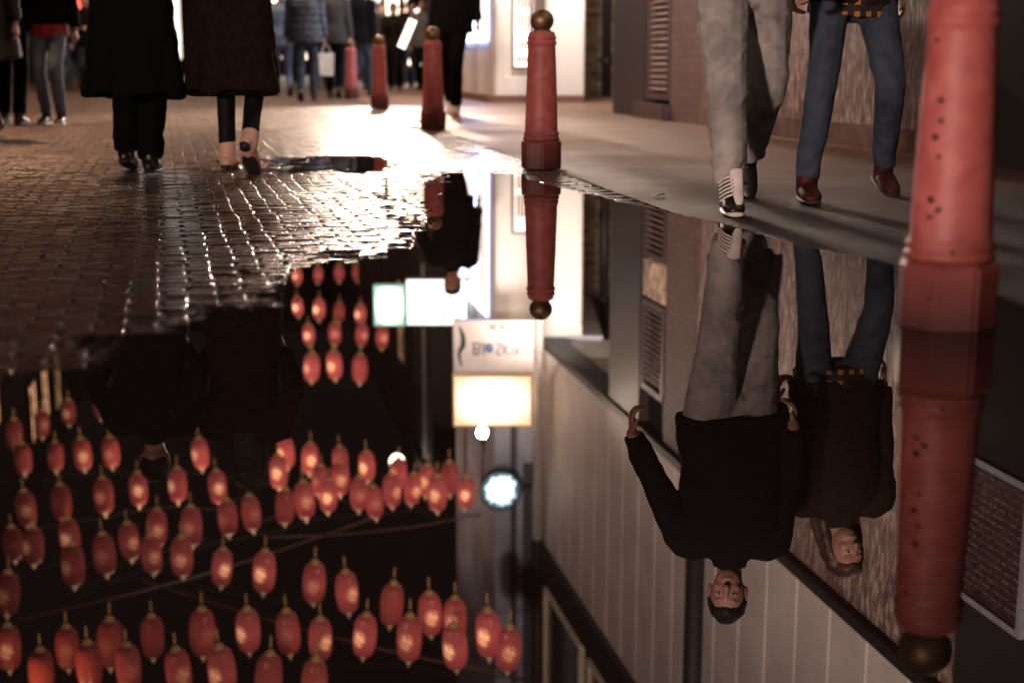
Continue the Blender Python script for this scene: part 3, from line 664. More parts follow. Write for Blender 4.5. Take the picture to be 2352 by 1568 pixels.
# ------------------------------------------------------------ right-hand buildings
def q(Y,off,z): return Vector((4.43-.2*Y-.98*off, Y-.196*off, z))
def ob(bm,Y0,Y1,o0,o1,z0,z1):
    hexa(bm,[q(Y0,o0,z0),q(Y1,o0,z0),q(Y1,o1,z0),q(Y0,o1,z0),q(Y0,o0,z1),q(Y1,o0,z1),q(Y1,o1,z1),q(Y0,o1,z1)])
CLAD=M('painted_boards',(.74,.65,.60),.6,var=.14,scale=2,bump=.001)
GROOVE=M('board_gap',(.03,.02,.018),.8)
DKTRIM=M('dark_trim',(.015,.011,.011),.6)
PURPLE=M('plum_grey_paint',(.085,.058,.06),.5,var=.25)
DKWALL=M('near_black_wall',(.008,.006,.006),.85,var=.3)
BRICKP=brick_mat('plum_brick',(.2,.14,.13),(.16,.105,.10),(.12,.08,.075))
BRICKD=brick_mat('old_brick',(.34,.25,.17),(.1,.075,.055),(.06,.05,.04),'X')
WHITEW=M('white_render',(.78,.73,.68),.6,var=.1,scale=4)
WHITEG=M('white_gloss',(.78,.74,.7),.35,var=.05)
REDSTEP=M('red_step',(.2,.08,.06),.5)
GLASSD=M('dark_glass',(.02,.018,.018),.08)
WARM=M('warm_window',(.8,.6,.4),.5,em=(1,.55,.25),es=1.0,var=.8,scale=3)
WARM2=M('amber_window',(.8,.6,.4),.5,em=(1,.50,.25),es=2.2,var=.9,scale=5)
WHITEL=M('white_window',(.9,.9,.9),.5,em=(1,.80,.62),es=3.4,var=.85,scale=2.2)
WHITEL2=M('soft_white_window',(.9,.9,.9),.5,em=(1,.88,.78),es=1.7,var=.3,scale=2)
COOLL=M('cool_sign_light',(.9,.9,.9),.5,em=(.85,1,.95),es=4.5)
GREENL=glow_mat('green_white_light',(.92,1,.97),(.45,.8,.65),12,2.5)
REDL=M('red_light',(.9,.1,.1),.5,em=(1,.12,.08),es=2.5)
BLUEN=M('blue_neon',(.2,.3,1),.3,em=(.4,.5,1),es=12)
BLUEW=M('blue_render',(.40,.42,.50),.6,var=.25,scale=1.5)
IRON=M('painted_pipe',(.03,.026,.026),.4)
B=thing('restaurant_building','pavement-side restaurant with streaked wood panels and pale boarded upper storey','building',(0,0,0))
bm=bmesh.new(); ob(bm,-2,8.3,-3,0.02,0,3.3); obj('shadow_black_wall',bm,DKWALL,B)  # near-black colour stands in for the shadow over this wall
bm=bmesh.new(); ob(bm,8.303,13.38,-3,0,.16,3.3); obj('wood_panel_wall',bm,bark_mat(),B)
bm=bmesh.new(); ob(bm,8.303,13.38,-3,.02,0,.157); obj('wall_base',bm,M('worn_brown_base',(.20,.13,.11),.6,var=.4,scale=9,bump=.006),B)
bm=bmesh.new(); ob(bm,13.383,14.28,-3,0.01,0,3.3); obj('brick_pier',bm,BRICKP,B)
bm=bmesh.new(); ob(bm,14.283,15.1,-3,-.08,0,3.3); obj('bay_wall',bm,DKWALL,B)
bm=bmesh.new(); ob(bm,15.103,16.3,-3,.03,0,3.3); obj('corner_pillar',bm,M('dark_plum_paint',(.035,.025,.027),.5,var=.25),B)
bm=bmesh.new(); ob(bm,14.2,15.2,.035,.12,0,.16); obj('shutter_plinth',bm,PURPLE,B)
SLAT=M('shutter_slats',(.3,.22,.2),.5)
for z0,z1 in((.2,1.46),(1.92,2.9)):
    bm=bmesh.new()
    ob(bm,14.3,14.38,-.07,.02,z0,z1); ob(bm,15.0,15.08,-.07,.02,z0,z1); ob(bm,14.383,14.997,-.07,.02,z0,z0+.06); ob(bm,14.383,14.997,-.07,.02,z1-.06,z1)
    sh=obj('shutter',bm,PURPLE,B)
    bm=bmesh.new(); z=z0+.09
    while z<z1-.1:
        hexa(bm,[q(14.383,-.05,z+.03),q(14.997,-.05,z+.03),q(14.997,.01,z),q(14.383,.01,z),q(14.383,-.05,z+.045),q(14.997,-.05,z+.045),q(14.997,.01,z+.015),q(14.383,.01,z+.015)])
        z+=.062
    obj('slats',bm,SLAT,sh)
bm=bmesh.new(); ob(bm,14.33,15.05,-.07,.015,1.5,1.88); w=obj('display_window',bm,M('lit_display',(.4,.28,.2),.5,em=(1,.62,.4),es=.3,var=.95,scale=9),B)
Y0,Y1=2.0,19.9
bm=bmesh.new(); ob(bm,Y0,Y1,-3,0,3.45,9.4); obj('upper_wall',bm,GROOVE,B)
bm=bmesh.new(); y=Y0
while y<Y1-.1:
    ye=min(y+.62,Y1)
    ob(bm,y+.017,ye-.017,.002,.035,3.42,6.3 if y>14.5 else 9.4); y+=.62
obj('board_cladding',bm,CLAD,B)
bm=bmesh.new(); ob(bm,Y0,Y1+.02,-.3,.06,3.33,3.417); obj('fascia',bm,DKTRIM,B)
bm=bmesh.new(); ob(bm,16.3,Y1,-3,-.303,3.38,3.44); obj('soffit',bm,M('grey_soffit',(.4,.4,.38),.6),B)
bm=bmesh.new(); ob(bm,14.6,19.9,.002,.12,6.3,6.75); obj('dark_band',bm,DKTRIM,B)
CREAM=M('lit_cream_frame',(.6,.48,.35),.5,em=(1,.7,.4),es=.25)  # frames emit a little, for the yellow light on them
for ya,yb in((14.9,17.0),(17.4,19.5)):
    e=.06
    bm=bmesh.new(); ob(bm,ya,ya+e,.002,.08,6.9,9.2); ob(bm,yb-e,yb,.002,.08,6.9,9.2); ob(bm,ya+e,yb-e,.002,.08,6.9,6.9+e); ob(bm,ya+e,yb-e,.002,.08,9.2-e,9.2)
    w=obj('window',bm,CREAM,B)
    bm=bmesh.new(); ob(bm,ya+e,yb-e,.002,.03,6.9+e,9.2-e); obj('pane',bm,GLASSD,w)
p=q(12.9,.10,0); bm=bmesh.new(); lathe(bm,[(.1,3.5),(.1,9.3)],16,p.x,p.y); obj('downpipe',bm,DKTRIM,B,True)  # pipe put in where there is only a dark vertical slot
t=thing('framed_poster','white framed menu poster high on the dark wall at the right','poster')
bm=bmesh.new()
ob(bm,7.56,7.60,.023,.06,1.72,2.62); ob(bm,8.40,8.44,.023,.06,1.72,2.62); ob(bm,7.603,8.397,.023,.06,1.72,1.76); ob(bm,7.603,8.397,.023,.06,2.58,2.62); obj('frame',bm,M('frame_paint',(.28,.27,.28),.5),t)
POSTER=M('dim_printed_poster',(.045,.026,.024),.4,var=.8,scale=26)
bm=bmesh.new(); ob(bm,7.603,8.397,.023,.035,1.763,2.577); obj('print',bm,POSTER,t)
bm=bmesh.new(); rs=random.Random(9)
for i in range(15):
    z=1.80+i*.05; y=7.64
    while y<8.36:
        w_=rs.uniform(.02,.07); ob(bm,y,min(y+w_,8.37),.036,.038,z,z+rs.uniform(.006,.016)); y+=w_+rs.uniform(.01,.04)
obj('lettering',bm,M('poster_letters',(.16,.10,.09),.5),t)
t=thing('passage_wall','old brick wall at the back of the passage beside the corner shop','wall')
bm=bmesh.new(); box(bm,(1.0,23.6,0),(4.5,23.9,6)); obj('brick_face',bm,BRICKD,t)
t=thing('drainpipe','black drainpipe on the old brick wall in the passage','drainpipe',(P(1392,200,23.4).x,23.4,0))
bm=bmesh.new(); lathe(bm,[(.075,0),(.075,5)],16); obj('pipe',bm,IRON,t,True)
for z in(.5,1.9,3.3):
    bm=bmesh.new(); lathe(bm,[(.1,z),(.1,z+.12)],16); obj('collar',bm,IRON,t,True)
S=thing('corner_shop','brightly lit white corner shop with blue neon window and lit menu case','shop')
def wq(Y,off,z): return Vector((-.25-.2*(Y-20)-.98*off, Y-.196*off, z))
def wb(bm,Y0,Y1,o0,o1,z0,z1):
    hexa(bm,[wq(Y0,o0,z0),wq(Y1,o0,z0),wq(Y1,o1,z0),wq(Y0,o1,z0),wq(Y0,o0,z1),wq(Y1,o0,z1),wq(Y1,o1,z1),wq(Y0,o1,z1)])
bm=bmesh.new(); hexa(bm,[(-.25,20,.1),(1.0,20,.1),(1.0,23.55,.1),(-.96,23.55,.1),(-.25,20,3.3),(1.0,20,3.3),(1.0,23.55,3.3),(-.96,23.55,3.3)]); obj('wall',bm,WHITEW,S)
bm=bmesh.new(); hexa(bm,[(-.32,19.92,0),(1.0,19.92,0),(1.0,23.55,0),(-1.03,23.55,0),(-.32,19.92,.097),(1.0,19.92,.097),(1.0,23.55,.097),(-1.03,23.55,.097)]); obj('step',bm,REDSTEP,S)
bm=bmesh.new(); hexa(bm,[(-.25,20.03,3.31),(1.3,20.03,3.31),(1.3,23.55,3.31),(-.96,23.55,3.31),(-.25,20.03,11),(1.3,20.03,11),(1.3,23.55,11),(-.96,23.55,11)]); obj('upper_wall',bm,BLUEW,S)
bm=bmesh.new(); box(bm,(-.02,19.95,3.32),(.06,20.027,11)); box(bm,(.16,19.97,5.2),(.30,20.027,11)); obj('upper_trim',bm,M('dark_slate_trim',(.06,.06,.075),.6),S)
bm=bmesh.new(); box(bm,(-.22,19.95,.103),(-.1,19.997,3.2)); box(bm,(.52,19.95,.103),(.98,19.997,3.2)); box(bm,(-.097,19.95,.103),(.517,19.997,.34)); obj('pilaster',bm,WHITEG,S)
bm=bmesh.new(); box(bm,(.0,19.955,.46),(.03,19.995,1.84)); box(bm,(.24,19.955,.46),(.27,19.995,1.84)); box(bm,(.033,19.955,.46),(.237,19.995,.49)); box(bm,(.033,19.955,1.81),(.237,19.995,1.84)); mc=obj('menu_case',bm,PURPLE,S)
bm=bmesh.new(); box(bm,(.033,19.965,.493),(.237,19.995,1.807)); obj('menu_panel',bm,WHITEL2,mc)
MINK=M('menu_ink',(.25,.1,.05),.6)
for z,zz in((.55,.63),(.72,.86),(1.0,1.2),(1.28,1.6)):
    bm=bmesh.new(); x=.06
    while x<.21: box(bm,(x,19.96,z),(x+.03,19.964,zz)); x+=.045
    obj('menu_print',bm,MINK,mc)
for ya,yb in((20.4,21.3),(21.5,22.4),(22.6,23.4)):
    bm=bmesh.new(); wb(bm,ya,yb,.001,.015,.85,3.1); w=obj('shop_window',bm,WHITEL2,S)
    bm=bmesh.new(); e=.035
    wb(bm,ya,ya+e,.016,.05,.85,3.1); wb(bm,yb-e,yb,.016,.05,.85,3.1); wb(bm,ya+e,yb-e,.016,.05,.85,.85+e); wb(bm,ya+e,yb-e,.016,.05,3.1-e,3.1); obj('neon_tube',bm,BLUEN,w)
t=thing('corner_downpipe','grey downpipe rising at the corner between the boarded storey and the corner shop','drainpipe',(.37,19.55,0))
bm=bmesh.new(); lathe(bm,[(.075,0),(.075,6.2)],16); obj('lower_pipe',bm,M('pale_pipe',(.5,.45,.42),.5),t,True)
bm=bmesh.new(); lathe(bm,[(.085,6.2),(.085,11)],16); obj('upper_pipe',bm,DKTRIM,t,True)
# ------------------------------------------------------------ signs (seen in the water)
def text_obj(name,s,size,mat,parent,loc,rot=(PI/2,0,0),ext=.004,sx=1):
    cu=bpy.data.curves.new('t','FONT'); cu.body=s; cu.size=size; cu.extrude=ext; cu.align_x='CENTER'; cu.align_y='CENTER'; cu.offset=.001
    o=bpy.data.objects.new('t',cu); COL.objects.link(o); dg=bpy.context.evaluated_depsgraph_get()
    me=bpy.data.meshes.new_from_object(o.evaluated_get(dg)); bpy.data.objects.remove(o)
    me.materials.clear(); me.materials.append(mat)
    r=bpy.data.objects.new(name,me); COL.objects.link(r); r.parent=parent; r.location=loc; r.rotation_euler=rot; r.scale=(sx,1,1); return r
INK=M('grey_violet_ink',(.15,.13,.17),.6); LEAFI=M('dark_green_ink',(.02,.035,.025),.6); REDI=M('faded_red_ink',(.40,.17,.16),.5,em=(.5,.15,.13),es=.3); BLUEI=M('slate_blue_ink',(.12,.15,.28),.5)  # red ink glows too, along with the sign face
def panel_sign(name,label,cat,x0,x1,ya,yb,Y,mat,fr,depth=.12,e=.03):
    a=R(x0,ya,Y); b=R(x1,yb,Y)
    t=thing(name,label,cat,(0,Y,0))
    bm=bmesh.new(); box(bm,(a.x,0,a.z),(b.x,depth,b.z)); f=obj('face',bm,mat,t)
    bm=bmesh.new(); 
    box(bm,(a.x-e,-.01,a.z-e),(a.x-.002,depth+.01,b.z+e)); box(bm,(b.x+.002,-.01,a.z-e),(b.x+e,depth+.01,b.z+e)); box(bm,(a.x,-.01,a.z-e),(b.x,depth+.01,a.z-.002)); box(bm,(a.x,-.01,b.z+.002),(b.x,depth+.01,b.z+e)); obj('frame',bm,fr,t)
    return t,a,b
SIGNP=M('pale_pink_sign_glow',(.5,.42,.38),.5,em=(1,.80,.70),es=1.0,var=.1,scale=2)  # unlit sign face given its own glow in place of light on it
t,a,b=panel_sign('projecting_sign','pale projecting sign reading BIOSKIN with a black leaf, reflected upside down','sign',1044,1222,742,854,19.2,SIGNP,WHITEG,e=.02)
cx=(a.x+b.x)/2; cz=(a.z+b.z)/2
text_obj('lettering','BI',.26,INK,t,(cx-.20,-.008,cz+.02),sx=.9); text_obj('lettering','SKIN',.26,INK,t,(cx+.235,-.008,cz+.02),sx=.74)
bm=bmesh.new(); bmesh.ops.create_uvsphere(bm,u_segments=20,v_segments=10,radius=1,matrix=Matrix.Translation((cx-.055,-.004,cz+.02))@Matrix.Diagonal((.062,.008,.072,1))); obj('globe_mark',bm,BLUEI,t,True)
bm=bmesh.new(); limb(bm,[(a.x+.09,-.004,b.z-.07),(a.x+.06,-.004,cz+.10),(a.x+.115,-.004,cz-.02),(a.x+.11,-.004,cz-.16),(a.x+.06,-.004,a.z+.06)],[(.010,.004),(.022,.004),(.036,.004),(.03,.004),(.006,.004)],ref=(0,1,0)); obj('leaf_mark',bm,LEAFI,t,True)
for i in range(4):
    bm=bmesh.new(); box(bm,(cx-.05+i*.125,-.006,a.z+.03),(cx+.045+i*.125,-.002,a.z+.11)); obj('red_seal',bm,REDI,t)
BOXL=glow_mat('lightbox_white',(1,.93,.78),(1,.66,.36),13,4.5)
t,a,b=panel_sign('lightbox_sign','glowing warm white lightbox above the projecting BIOSKIN sign','sign',1044,1218,868,978,19.2,BOXL,M('amber_trim',(.4,.25,.14),.5,em=(1,.55,.25),es=.9),.2,e=.025)
t,a,b=panel_sign('neon_sign','cool white sign with rows of dark characters over the street','sign',934,1072,645,748,21.6,COOLL,IRON,.12,e=.025)
bm=bmesh.new(); rs=random.Random(21)
for row in range(3):
    z=a.z+.07+row*.21; x=a.x+.05
    while x<b.x-.10:
        for k in range(3):
            box(bm,(x,-.004,z+k*.055),(x+.085,-.002,z+k*.055+.020))
        xx=x+rs.choice((.0,.03,.06)); box(bm,(xx,-.008,z),(xx+.020,-.005,z+.15)); x+=.118
obj('characters',bm,M('green_ink',(.03,.08,.06),.5,em=(.4,.7,.6),es=.8),t)
t,a,b=panel_sign('green_sign','small green white glowing sign left of the cool white sign','sign',860,928,660,748,23,GREENL,M('green_trim',(.2,.4,.3),.5,em=(.3,.6,.45),es=1.0),.15,e=.02)
c=R(1150,1125,19.6)
t=thing('round_sign','round cool white starburst sign with dark rim high above the corner shop','sign',(c.x,19.6,c.z))
bm=bmesh.new(); bmesh.ops.create_cone(bm,cap_ends=True,segments=40,radius1=.272,radius2=.272,depth=.12,matrix=Matrix.Rotation(PI/2,4,'X')); obj('face',bm,M('round_sign_teal',(.02,.05,.07),.5,em=(.25,.55,.7),es=.9,var=.5,scale=14),t)
bm=bmesh.new(); rs=random.Random(4)
for i in range(46):
    a_=2*PI*(i+rs.uniform(-.25,.25))/46; r0=.01; r1=rs.uniform(.20,.268); d=Vector((math.cos(a_),0,math.sin(a_))); s=Vector((-d.z,0,d.x)); yo=Vector((0,-.064-.0003*i,0)); y1=Vector((0,-.061,0))
    pts=[d*r0-s*.004,d*r1*.8-s*.012,d*r1,d*r1*.8+s*.012,d*r0+s*.004]
    f=[bm.verts.new(p+yo) for p in pts]; g_=[bm.verts.new(p+y1) for p in pts]; bm.faces.new(f); bm.faces.new(g_[::-1])
    for j in range(5): bm.faces.new([f[j],g_[j],g_[(j+1)%5],f[(j+1)%5]])
obj('starburst',bm,M('cool_tube_light',(.9,.9,.9),.5,em=(.70,.93,1),es=9),t)
bm=bmesh.new()
for i in range(40):
    a0=2*PI*i/40; a1=2*PI*(i+1)/40
    hexa(bm,[(r*math.cos(a),y,r*math.sin(a)) for y in(-.08,.08) for r,a in((.275,a0),(.275,a1),(.296,a1),(.296,a0))])
obj('rim',bm,DKTRIM,t)
bm=bmesh.new(); box(bm,(.296,-.02,-.02),(.6,.02,.02)); obj('bracket',bm,IRON,t)
c=R(1108,990,19.2)
BULB=M('bulb',(1,1,1),.3,em=(1,.93,.8),es=25)
t=thing('globe_lamp','small bright globe lamp above the glowing lightbox','lamp',c)
bm=bmesh.new(); ell(bm,(0,0,0),(.07,.07,.07)); obj('bulb',bm,BULB,t,True); bm=bmesh.new(); lathe(bm,[(.025,.06),(.03,.13),(.012,.3)],12); obj('stem',bm,IRON,t,True)
c=R(986,1100,29); 
t=thing('lamp_post','tall grey lamp post with bright globe beside the far signs','street lamp',(c.x,29,0))
bm=bmesh.new(); lathe(bm,[(.16,0),(.16,.8),(.13,.9),(.12,8.6),(.05,8.9)],20); obj('post',bm,M('grey_post',(.3,.27,.26),.5),t,True)
l=R(912,1063,29)
bm=bmesh.new(); limb(bm,[(0,0,8.4),(-.3,0,8.75),(l.x-c.x,0,l.z+.2)],[.04,.035,.03]); obj('arm',bm,IRON,t,True)
bm=bmesh.new(); ell(bm,(l.x-c.x,0,l.z),(.16,.16,.18)); obj('globe',bm,BULB,t,True)
# ------------------------------------------------------------ far buildings
def far_building(label,pts,zt,wall,shops,wins,face):
    t=thing('street_building',label,'building')
    a=Vector(pts[0]); b=Vector(pts[1]); d=(b-a); L=d.length; d.normalize(); n=Vector(face).normalized()
    def bb(bm,s0,s1,o0,o1,z0,z1):
        c=[]
        for z in(z0,z1):
            for s,o in((s0,o0),(s1,o0),(s1,o1),(s0,o1)):
                p=a+d*s+n*o; c.append((p.x,p.y,z))
        hexa(bm,c)
    bm=bmesh.new(); bb(bm,0,L,-5,0,0,zt); obj('wall',bm,wall,t)
    bm=bmesh.new(); bb(bm,0,L,.002,.2,3.1,3.4); bb(bm,0,L,.002,.15,zt-.3,zt); obj('cornice',bm,DKTRIM,t)
    for nm,lst in(('shopfront',shops),('window',wins)):
        for s0,s1,z0,z1,mt in lst:
            bm=bmesh.new(); e=.06; bb(bm,s0,s0+e,.002,.09,z0,z1); bb(bm,s1-e,s1,.002,.09,z0,z1); bb(bm,s0+e,s1-e,.002,.09,z0,z0+e); bb(bm,s0+e,s1-e,.002,.09,z1-e,z1); bb(bm,(s0+s1)/2-.03,(s0+s1)/2+.03,.051,.08,z0+e,z1-e)
            f=obj(nm,bm,DKTRIM,t); bm=bmesh.new(); bb(bm,s0+e,s1-e,.002,.05,z0+e,z1-e); obj('pane',bm,mt,f)
DARKB=M('night_dark_brick',(.02,.014,.012),.8,var=.3); DARKB2=M('night_dark_render',(.03,.022,.02),.8,var=.3)
far_building('dark building closing the street with bright white shopfronts',((-6.5,50),(-14,50)),9,DARKB,[(.3,2.2,.5,2.9,WHITEL),(2.6,4.4,.6,2.8,WARM),(4.8,6.9,.5,2.9,WHITEL2)],[(.8,1.8,4.5,6.3,GLASSD),(3,4,4.5,6.3,GLASSD),(5.2,6.2,4.5,6.3,GLASSD)],(0,-1))
far_building('dark building at the far left end of the street with warm and red shopfronts',((-14.05,49),(-26,49)),8,DARKB2,[(.3,2,.5,2.8,REDL),(2.4,5,.6,2.7,GLASSD),(5.5,8,.5,2.6,WARM),(8.5,11,.5,2.6,GLASSD)],[(1,2,4.5,6.2,GLASSD),(4,5,4.5,6.2,GLASSD),(7,8,4.5,6.2,GLASSD)],(0,-1))
def rr_(Y): return 4.43-.2*Y+.15
far_building('row building beyond the corner shop with glaring white windows',((rr_(28)-.6,28),(rr_(50)-.6,50)),8,DARKB2,[(.3,3.2,.4,2.9,WHITEL),(3.8,6.8,.5,2.9,WHITEL),(7.4,10.2,.4,2.9,WHITEL2),(10.8,14,.5,2.9,WHITEL),(15,21,.5,2.9,WARM)],[(1,2.2,4.4,6.4,GLASSD),(4,5.2,4.4,6.4,WARM),(8,9.2,4.4,6.4,GLASSD)],(-.98,-.196))
def ll_(Y): return -9-.19*(Y-20)
far_building('dark building along the left side of the street with warm upper windows',((ll_(18),18),(ll_(48),48)),9.5,DARKB,[(7,9.5,.5,2.7,GLASSD),(10.5,13,.5,2.7,WARM),(14,17,.5,2.7,GLASSD),(18,21,.5,2.7,REDL),(22,26,.5,2.7,WARM)],[(9.5,10.7,5,6.8,WARM),(12.0,13.2,4.4,6.2,WARM),(14.5,15.7,6.9,8.4,WARM2),(16.6,17.8,6.9,8.4,WARM2),(19,20.2,7,8.7,WARM),(18,19.2,4.4,6.2,GLASSD),(22,23.2,5,6.8,GLASSD)],(.98,.196))
c=R(943,878,34)
t=thing('red_box_sign','red glowing box sign hanging over the far end of the street','sign',c)
bm=bmesh.new(); box(bm,(-.18,-.1,-.28),(.18,.1,.28)); obj('face',bm,REDL,t); bm=bmesh.new(); box(bm,(-.2,-.12,.283),(.2,.12,.33)); obj('cap',bm,IRON,t)
# ------------------------------------------------------------ lanterns
LAN=lantern_mat(); GOLD=M('gold_trim',(.6,.36,.14),.4,metal=.3,em=(1,.5,.17),es=.4); GOLDB=M('gold_trim_highlight',(.7,.45,.2),.35,metal=.3,em=(1,.62,.3),es=1.3); CABLE=M('black_cable',(.02,.013,.011),.8)  # gold trims glow; the stronger one paints the top cap's highlight
def make_lantern():
    t=thing('lantern','x','lantern')
    bm=bmesh.new(); pr=[(.05,-.262)]
    for i in range(1,20):
        a=-PI/2+PI*i/20; s=math.sin(a); c=math.cos(a)
        pr.append((.142*abs(c)**.42,.258*(abs(s)**.92)*(1 if s>0 else -1)))
    pr.append((.05,.262))
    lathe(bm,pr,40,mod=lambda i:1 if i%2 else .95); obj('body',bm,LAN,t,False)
    bm=bmesh.new(); lathe(bm,[(.042,-.298),(.055,-.265),(.055,-.255)],16); obj('bottom_cap',bm,GOLD,t,True)
    bm=bmesh.new(); lathe(bm,[(.004,-.48),(.011,-.44),(.008,-.39),(.013,-.38),(.013,-.36),(.005,-.355),(.005,-.30)],8); obj('tassel',bm,GOLD,t,True)
    bm=bmesh.new(); lathe(bm,[(.04,.2625),(.03,.29),(.012,.3),(.008,.34)],12); obj('top_cap',bm,GOLDB,t,True)
    return t
rows=[
('in the farthest row over the street end',[(683,635),(731,632),(779,628),(820,628),(862,628)],6.0),
('in the second farthest row, four together',[(684,706),(733,712),(779,718),(828,722)],6.0),
('in the row level with the projecting sign',[(709,770),(769,768),(831,770),(878,775),(929,778)],6.0),
('in the short bright trio over the far street',[(716,845),(768,840),(827,848)],5.2),
('in the short row high at the left edge',[(33,998),(97,975),(158,948),(231,935)],6.2),
('in the row just beyond the long black coat',[(53,1055),(128,1050),(190,1045),(255,1040),(460,1043)],6.1),
('in the rising row under the coated couple',[(60,1170),(141,1155),(238,1140),(318,1125),(408,1115),(500,1120),(640,1085),(657,1040),(712,1055),(782,1060),(843,1072)],6.1),
('in the crowded middle row left of the round sign',[(440,1210),(523,1190),(577,1180),(655,1165),(700,1150),(755,1140),(825,1135),(900,1128),(948,1125),(1005,1135),(1070,1133)],6.0),
('in the second crowded middle row, half hidden',[(735,1105),(782,1100),(860,1155),(915,1090),(980,1105),(1033,1100)],6.2),
('in the left middle row above the crossing cables',[(30,1250),(77,1255),(160,1235),(297,1245),(360,1215)],6.2),
('in the long row through the lower middle',[(168,1300),(240,1275),(348,1275),(418,1280),(510,1305),(607,1315),(722,1340),(797,1362),(900,1390),(988,1412),(1045,1425),(1122,1458)],6.0),
('in the nearest full row across the lower puddle',[(20,1490),(155,1490),(253,1480),(350,1465),(465,1455),(570,1450),(662,1455),(736,1470),(838,1462),(940,1468),(1045,1488),(1168,1492)],6.0),
('cut by the bottom edge of the picture',[(95,1545),(205,1530),(295,1535),(410,1545),(510,1545),(617,1560),(722,1570)],6.0),
('alone at the left edge between two rows',[(18,1365)],6.0)]
proto=make_lantern(); first=True
for ri,(ph,pts,z) in enumerate(rows):
    tops=[]
    for (x,y) in pts:
        d=ray(x,y); tz=(z+HC)/(-d.z); pos=Vector((d.x*tz,d.y*tz,z+0.0))
        o=proto if first else copy_tree(proto); first=False
        o.location=pos; o.rotation_euler=(rnd.uniform(-.08,.08),rnd.uniform(-.09,.09),rnd.uniform(-.8,.8)); s=rnd.uniform(.93,1.07); o.scale=(s,s,s)
        o['label']='red oval lantern with gold tassel '+ph; o['category']='lantern'; o['group']='red lanterns '+ph
        tops.append(pos+Vector((0,0,.35)))
    if len(tops)>1:
        tops.sort(key=lambda v:v.x)
        a=tops[0]; b=tops[-1]; L=(tops[0]-tops[1]); L2=(tops[-1]-tops[-2])
        pts3=[a+L*3+Vector((0,0,.25))]+tops
        ext=b+L2.normalized()*1.2; ext.z+=.2
        if ri not in(0,1,3): pts3.append(ext)
        bm=bmesh.new(); limb(bm,pts3,[.008]*len(pts3),ref=(0,0,1),n=5,sub=2)
        o=obj('lantern_cable',bm,CABLE,None,True); tag(o,'thin cable carrying the lanterns '+ph,'cable')
TANC=M('tan_cable',(.2,.09,.055),.6,em=(1,.4,.2),es=.05)
for i,(A_,B_,ph) in enumerate((((40,1425),(860,1190),'rising from lower left to the middle lanterns'),((330,1335),(1205,1560),'falling from the left middle to the lower right'),((1180,1165),(620,1235),'behind the crowded middle row'))):
    pts3=[]
    for k in range(7):
        tt=k/6; x=A_[0]+(B_[0]-A_[0])*tt; y=A_[1]+(B_[1]-A_[1])*tt+18*math.sin(PI*tt)
        d=ray(x,y); tz=(6.4+HC)/(-d.z); pts3.append(Vector((d.x*tz,d.y*tz,6.4)))
    bm=bmesh.new(); limb(bm,pts3,[.013]*7,ref=(0,0,1),n=5,sub=2); o=obj('overhead_cable',bm,TANC,None,True); tag(o,'bare tan overhead cable '+ph,'cable')
for (x,y,s,lab) in((1512,456,.05,'thin white scrap of litter on the wet pavement beside the trainers'),(1500,303,.03,'tiny white paper scrap on the pavement near the shutter'),(1385,258,.03,'pale scrap of litter at the mouth of the passage'),(1010,455,.03,'small pale scrap on the wet setts at the puddle edge')):
    g=G(x,y); bm=bmesh.new(); v=[bm.verts.new((a*s,b*s*.35,c)) for a,b,c in((-1,-.6,0),(.9,-1,.004),(1,.7,.008),(-.2,1,.012),(-1.1,.5,.003))]; bm.faces.new(v)
    o=obj('litter',bm,PAPER,None,loc=(g.x,g.y,.012)); o.rotation_euler=(0,0,x); tag(o,lab,'litter')
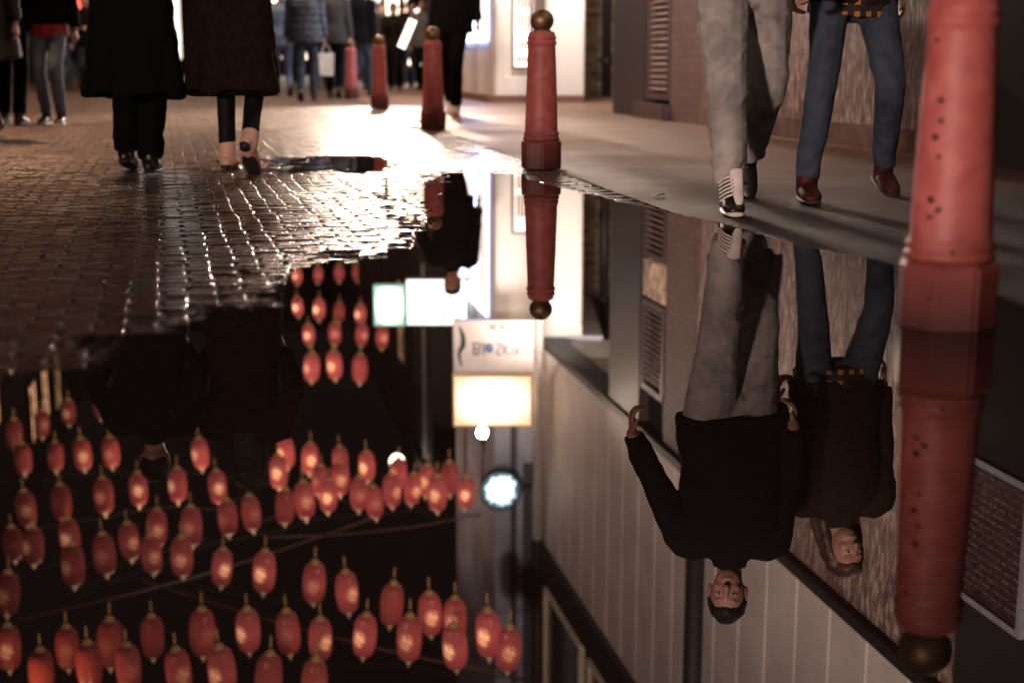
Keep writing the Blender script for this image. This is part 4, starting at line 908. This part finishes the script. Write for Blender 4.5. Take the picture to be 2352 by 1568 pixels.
# ------------------------------------------------------------ lights
def light(kind,name,loc,tgt,power,col,size=1,sy=None,spot=None,blend=.5,spread=None):
    l=bpy.data.lights.new(name,kind); l.energy=power; l.color=col
    if kind=='AREA':
        l.shape='RECTANGLE'; l.size=size; l.size_y=sy or size
        if spread: l.spread=math.radians(spread)
    elif kind in('POINT','SPOT'): l.shadow_soft_size=size
    elif kind=='SUN': l.angle=.1
    if kind=='SPOT': l.spot_size=math.radians(spot); l.spot_blend=blend
    o=bpy.data.objects.new(name,l); COL.objects.link(o); o.location=loc
    d=Vector(tgt)-Vector(loc); o.rotation_euler=d.to_track_quat('-Z','Y').to_euler(); return o
c=R(1108,990,19.2)
light('SPOT','globe_lamp_light',(c.x,19.05,c.z),(-2.2,9.5,0),1000,(1,.78,.62),.07,spot=80)
c=R(895,704,22.8)
light('SPOT','glare_spot',(c.x,22.85,c.z),(-2.0,7.5,0),3600,(1,.77,.60),.11,spot=60)  # spot added before the green sign to make glare on the setts
light('AREA','shop_wash',(.4,18.6,3.2),(.5,20.5,1.0),130,(1,.9,.8),.8,.2)
light('SPOT','street_key',(-5,-6,1.7),(2.2,8.5,1.9),4400,(1,.70,.60),.35,spot=44,blend=.8)
light('SPOT','facade_wash',(-1.2,-.5,2.6),(2.6,13.5,6.8),15000,(1,.80,.73),.3,spot=60,blend=.9)
light('AREA','left_orange',(-5.5,13.5,7.6),(-5.0,13.2,0),300,(1,.54,.31),1.0,1.0,spread=105)
light('AREA','crowd_light',(-4.5,22,10.8),(-4.5,23,0),620,(1,.74,.55),1.5,1.5,spread=110)
light('AREA','pavement_fill',(2.1,12.8,3.25),(1.6,11.5,0),130,(1,.64,.44),.5,.3)  # unseen area light added to brighten the pavement
light('POINT','passage_fill',(2.7,19.6,2.9),(0,0,0),110,(1,.72,.5),.08)  # added light hidden behind the near building to brighten the passage
light('SUN','moon_sun',(0,0,20),(3,6,0),.01,(1,.8,.7))
W=bpy.data.worlds.new('World'); SC.world=W; W.use_nodes=True; nt=W.node_tree; bgn=nt.nodes['Background']
sk=nt.nodes.new('ShaderNodeTexSky'); sk.sky_type='NISHITA'; sk.sun_disc=False; sk.sun_elevation=math.radians(-4); sk.sun_rotation=math.radians(200)
ad=nt.nodes.new('ShaderNodeVectorMath'); ad.operation='ADD'; ad.inputs[1].default_value=(.15,.105,.09); nt.links.new(sk.outputs[0],ad.inputs[0]); nt.links.new(ad.outputs[0],bgn.inputs[0]); bgn.inputs[1].default_value=.08
# ------------------------------------------------------------ camera
cd=bpy.data.cameras.new('Camera'); cam=bpy.data.objects.new('Camera',cd); COL.objects.link(cam); SC.camera=cam
cd.sensor_width=36; cd.lens=36*F/2352; cam.location=(0,0,HC); cam.rotation_euler=(PI/2-PT,0,0); cd.clip_end=600; cd.clip_start=.05
cd.dof.use_dof=True; cd.dof.focus_distance=6.0; cd.dof.aperture_fstop=1.7
SC.view_settings.view_transform='Standard'; SC.view_settings.look='None'
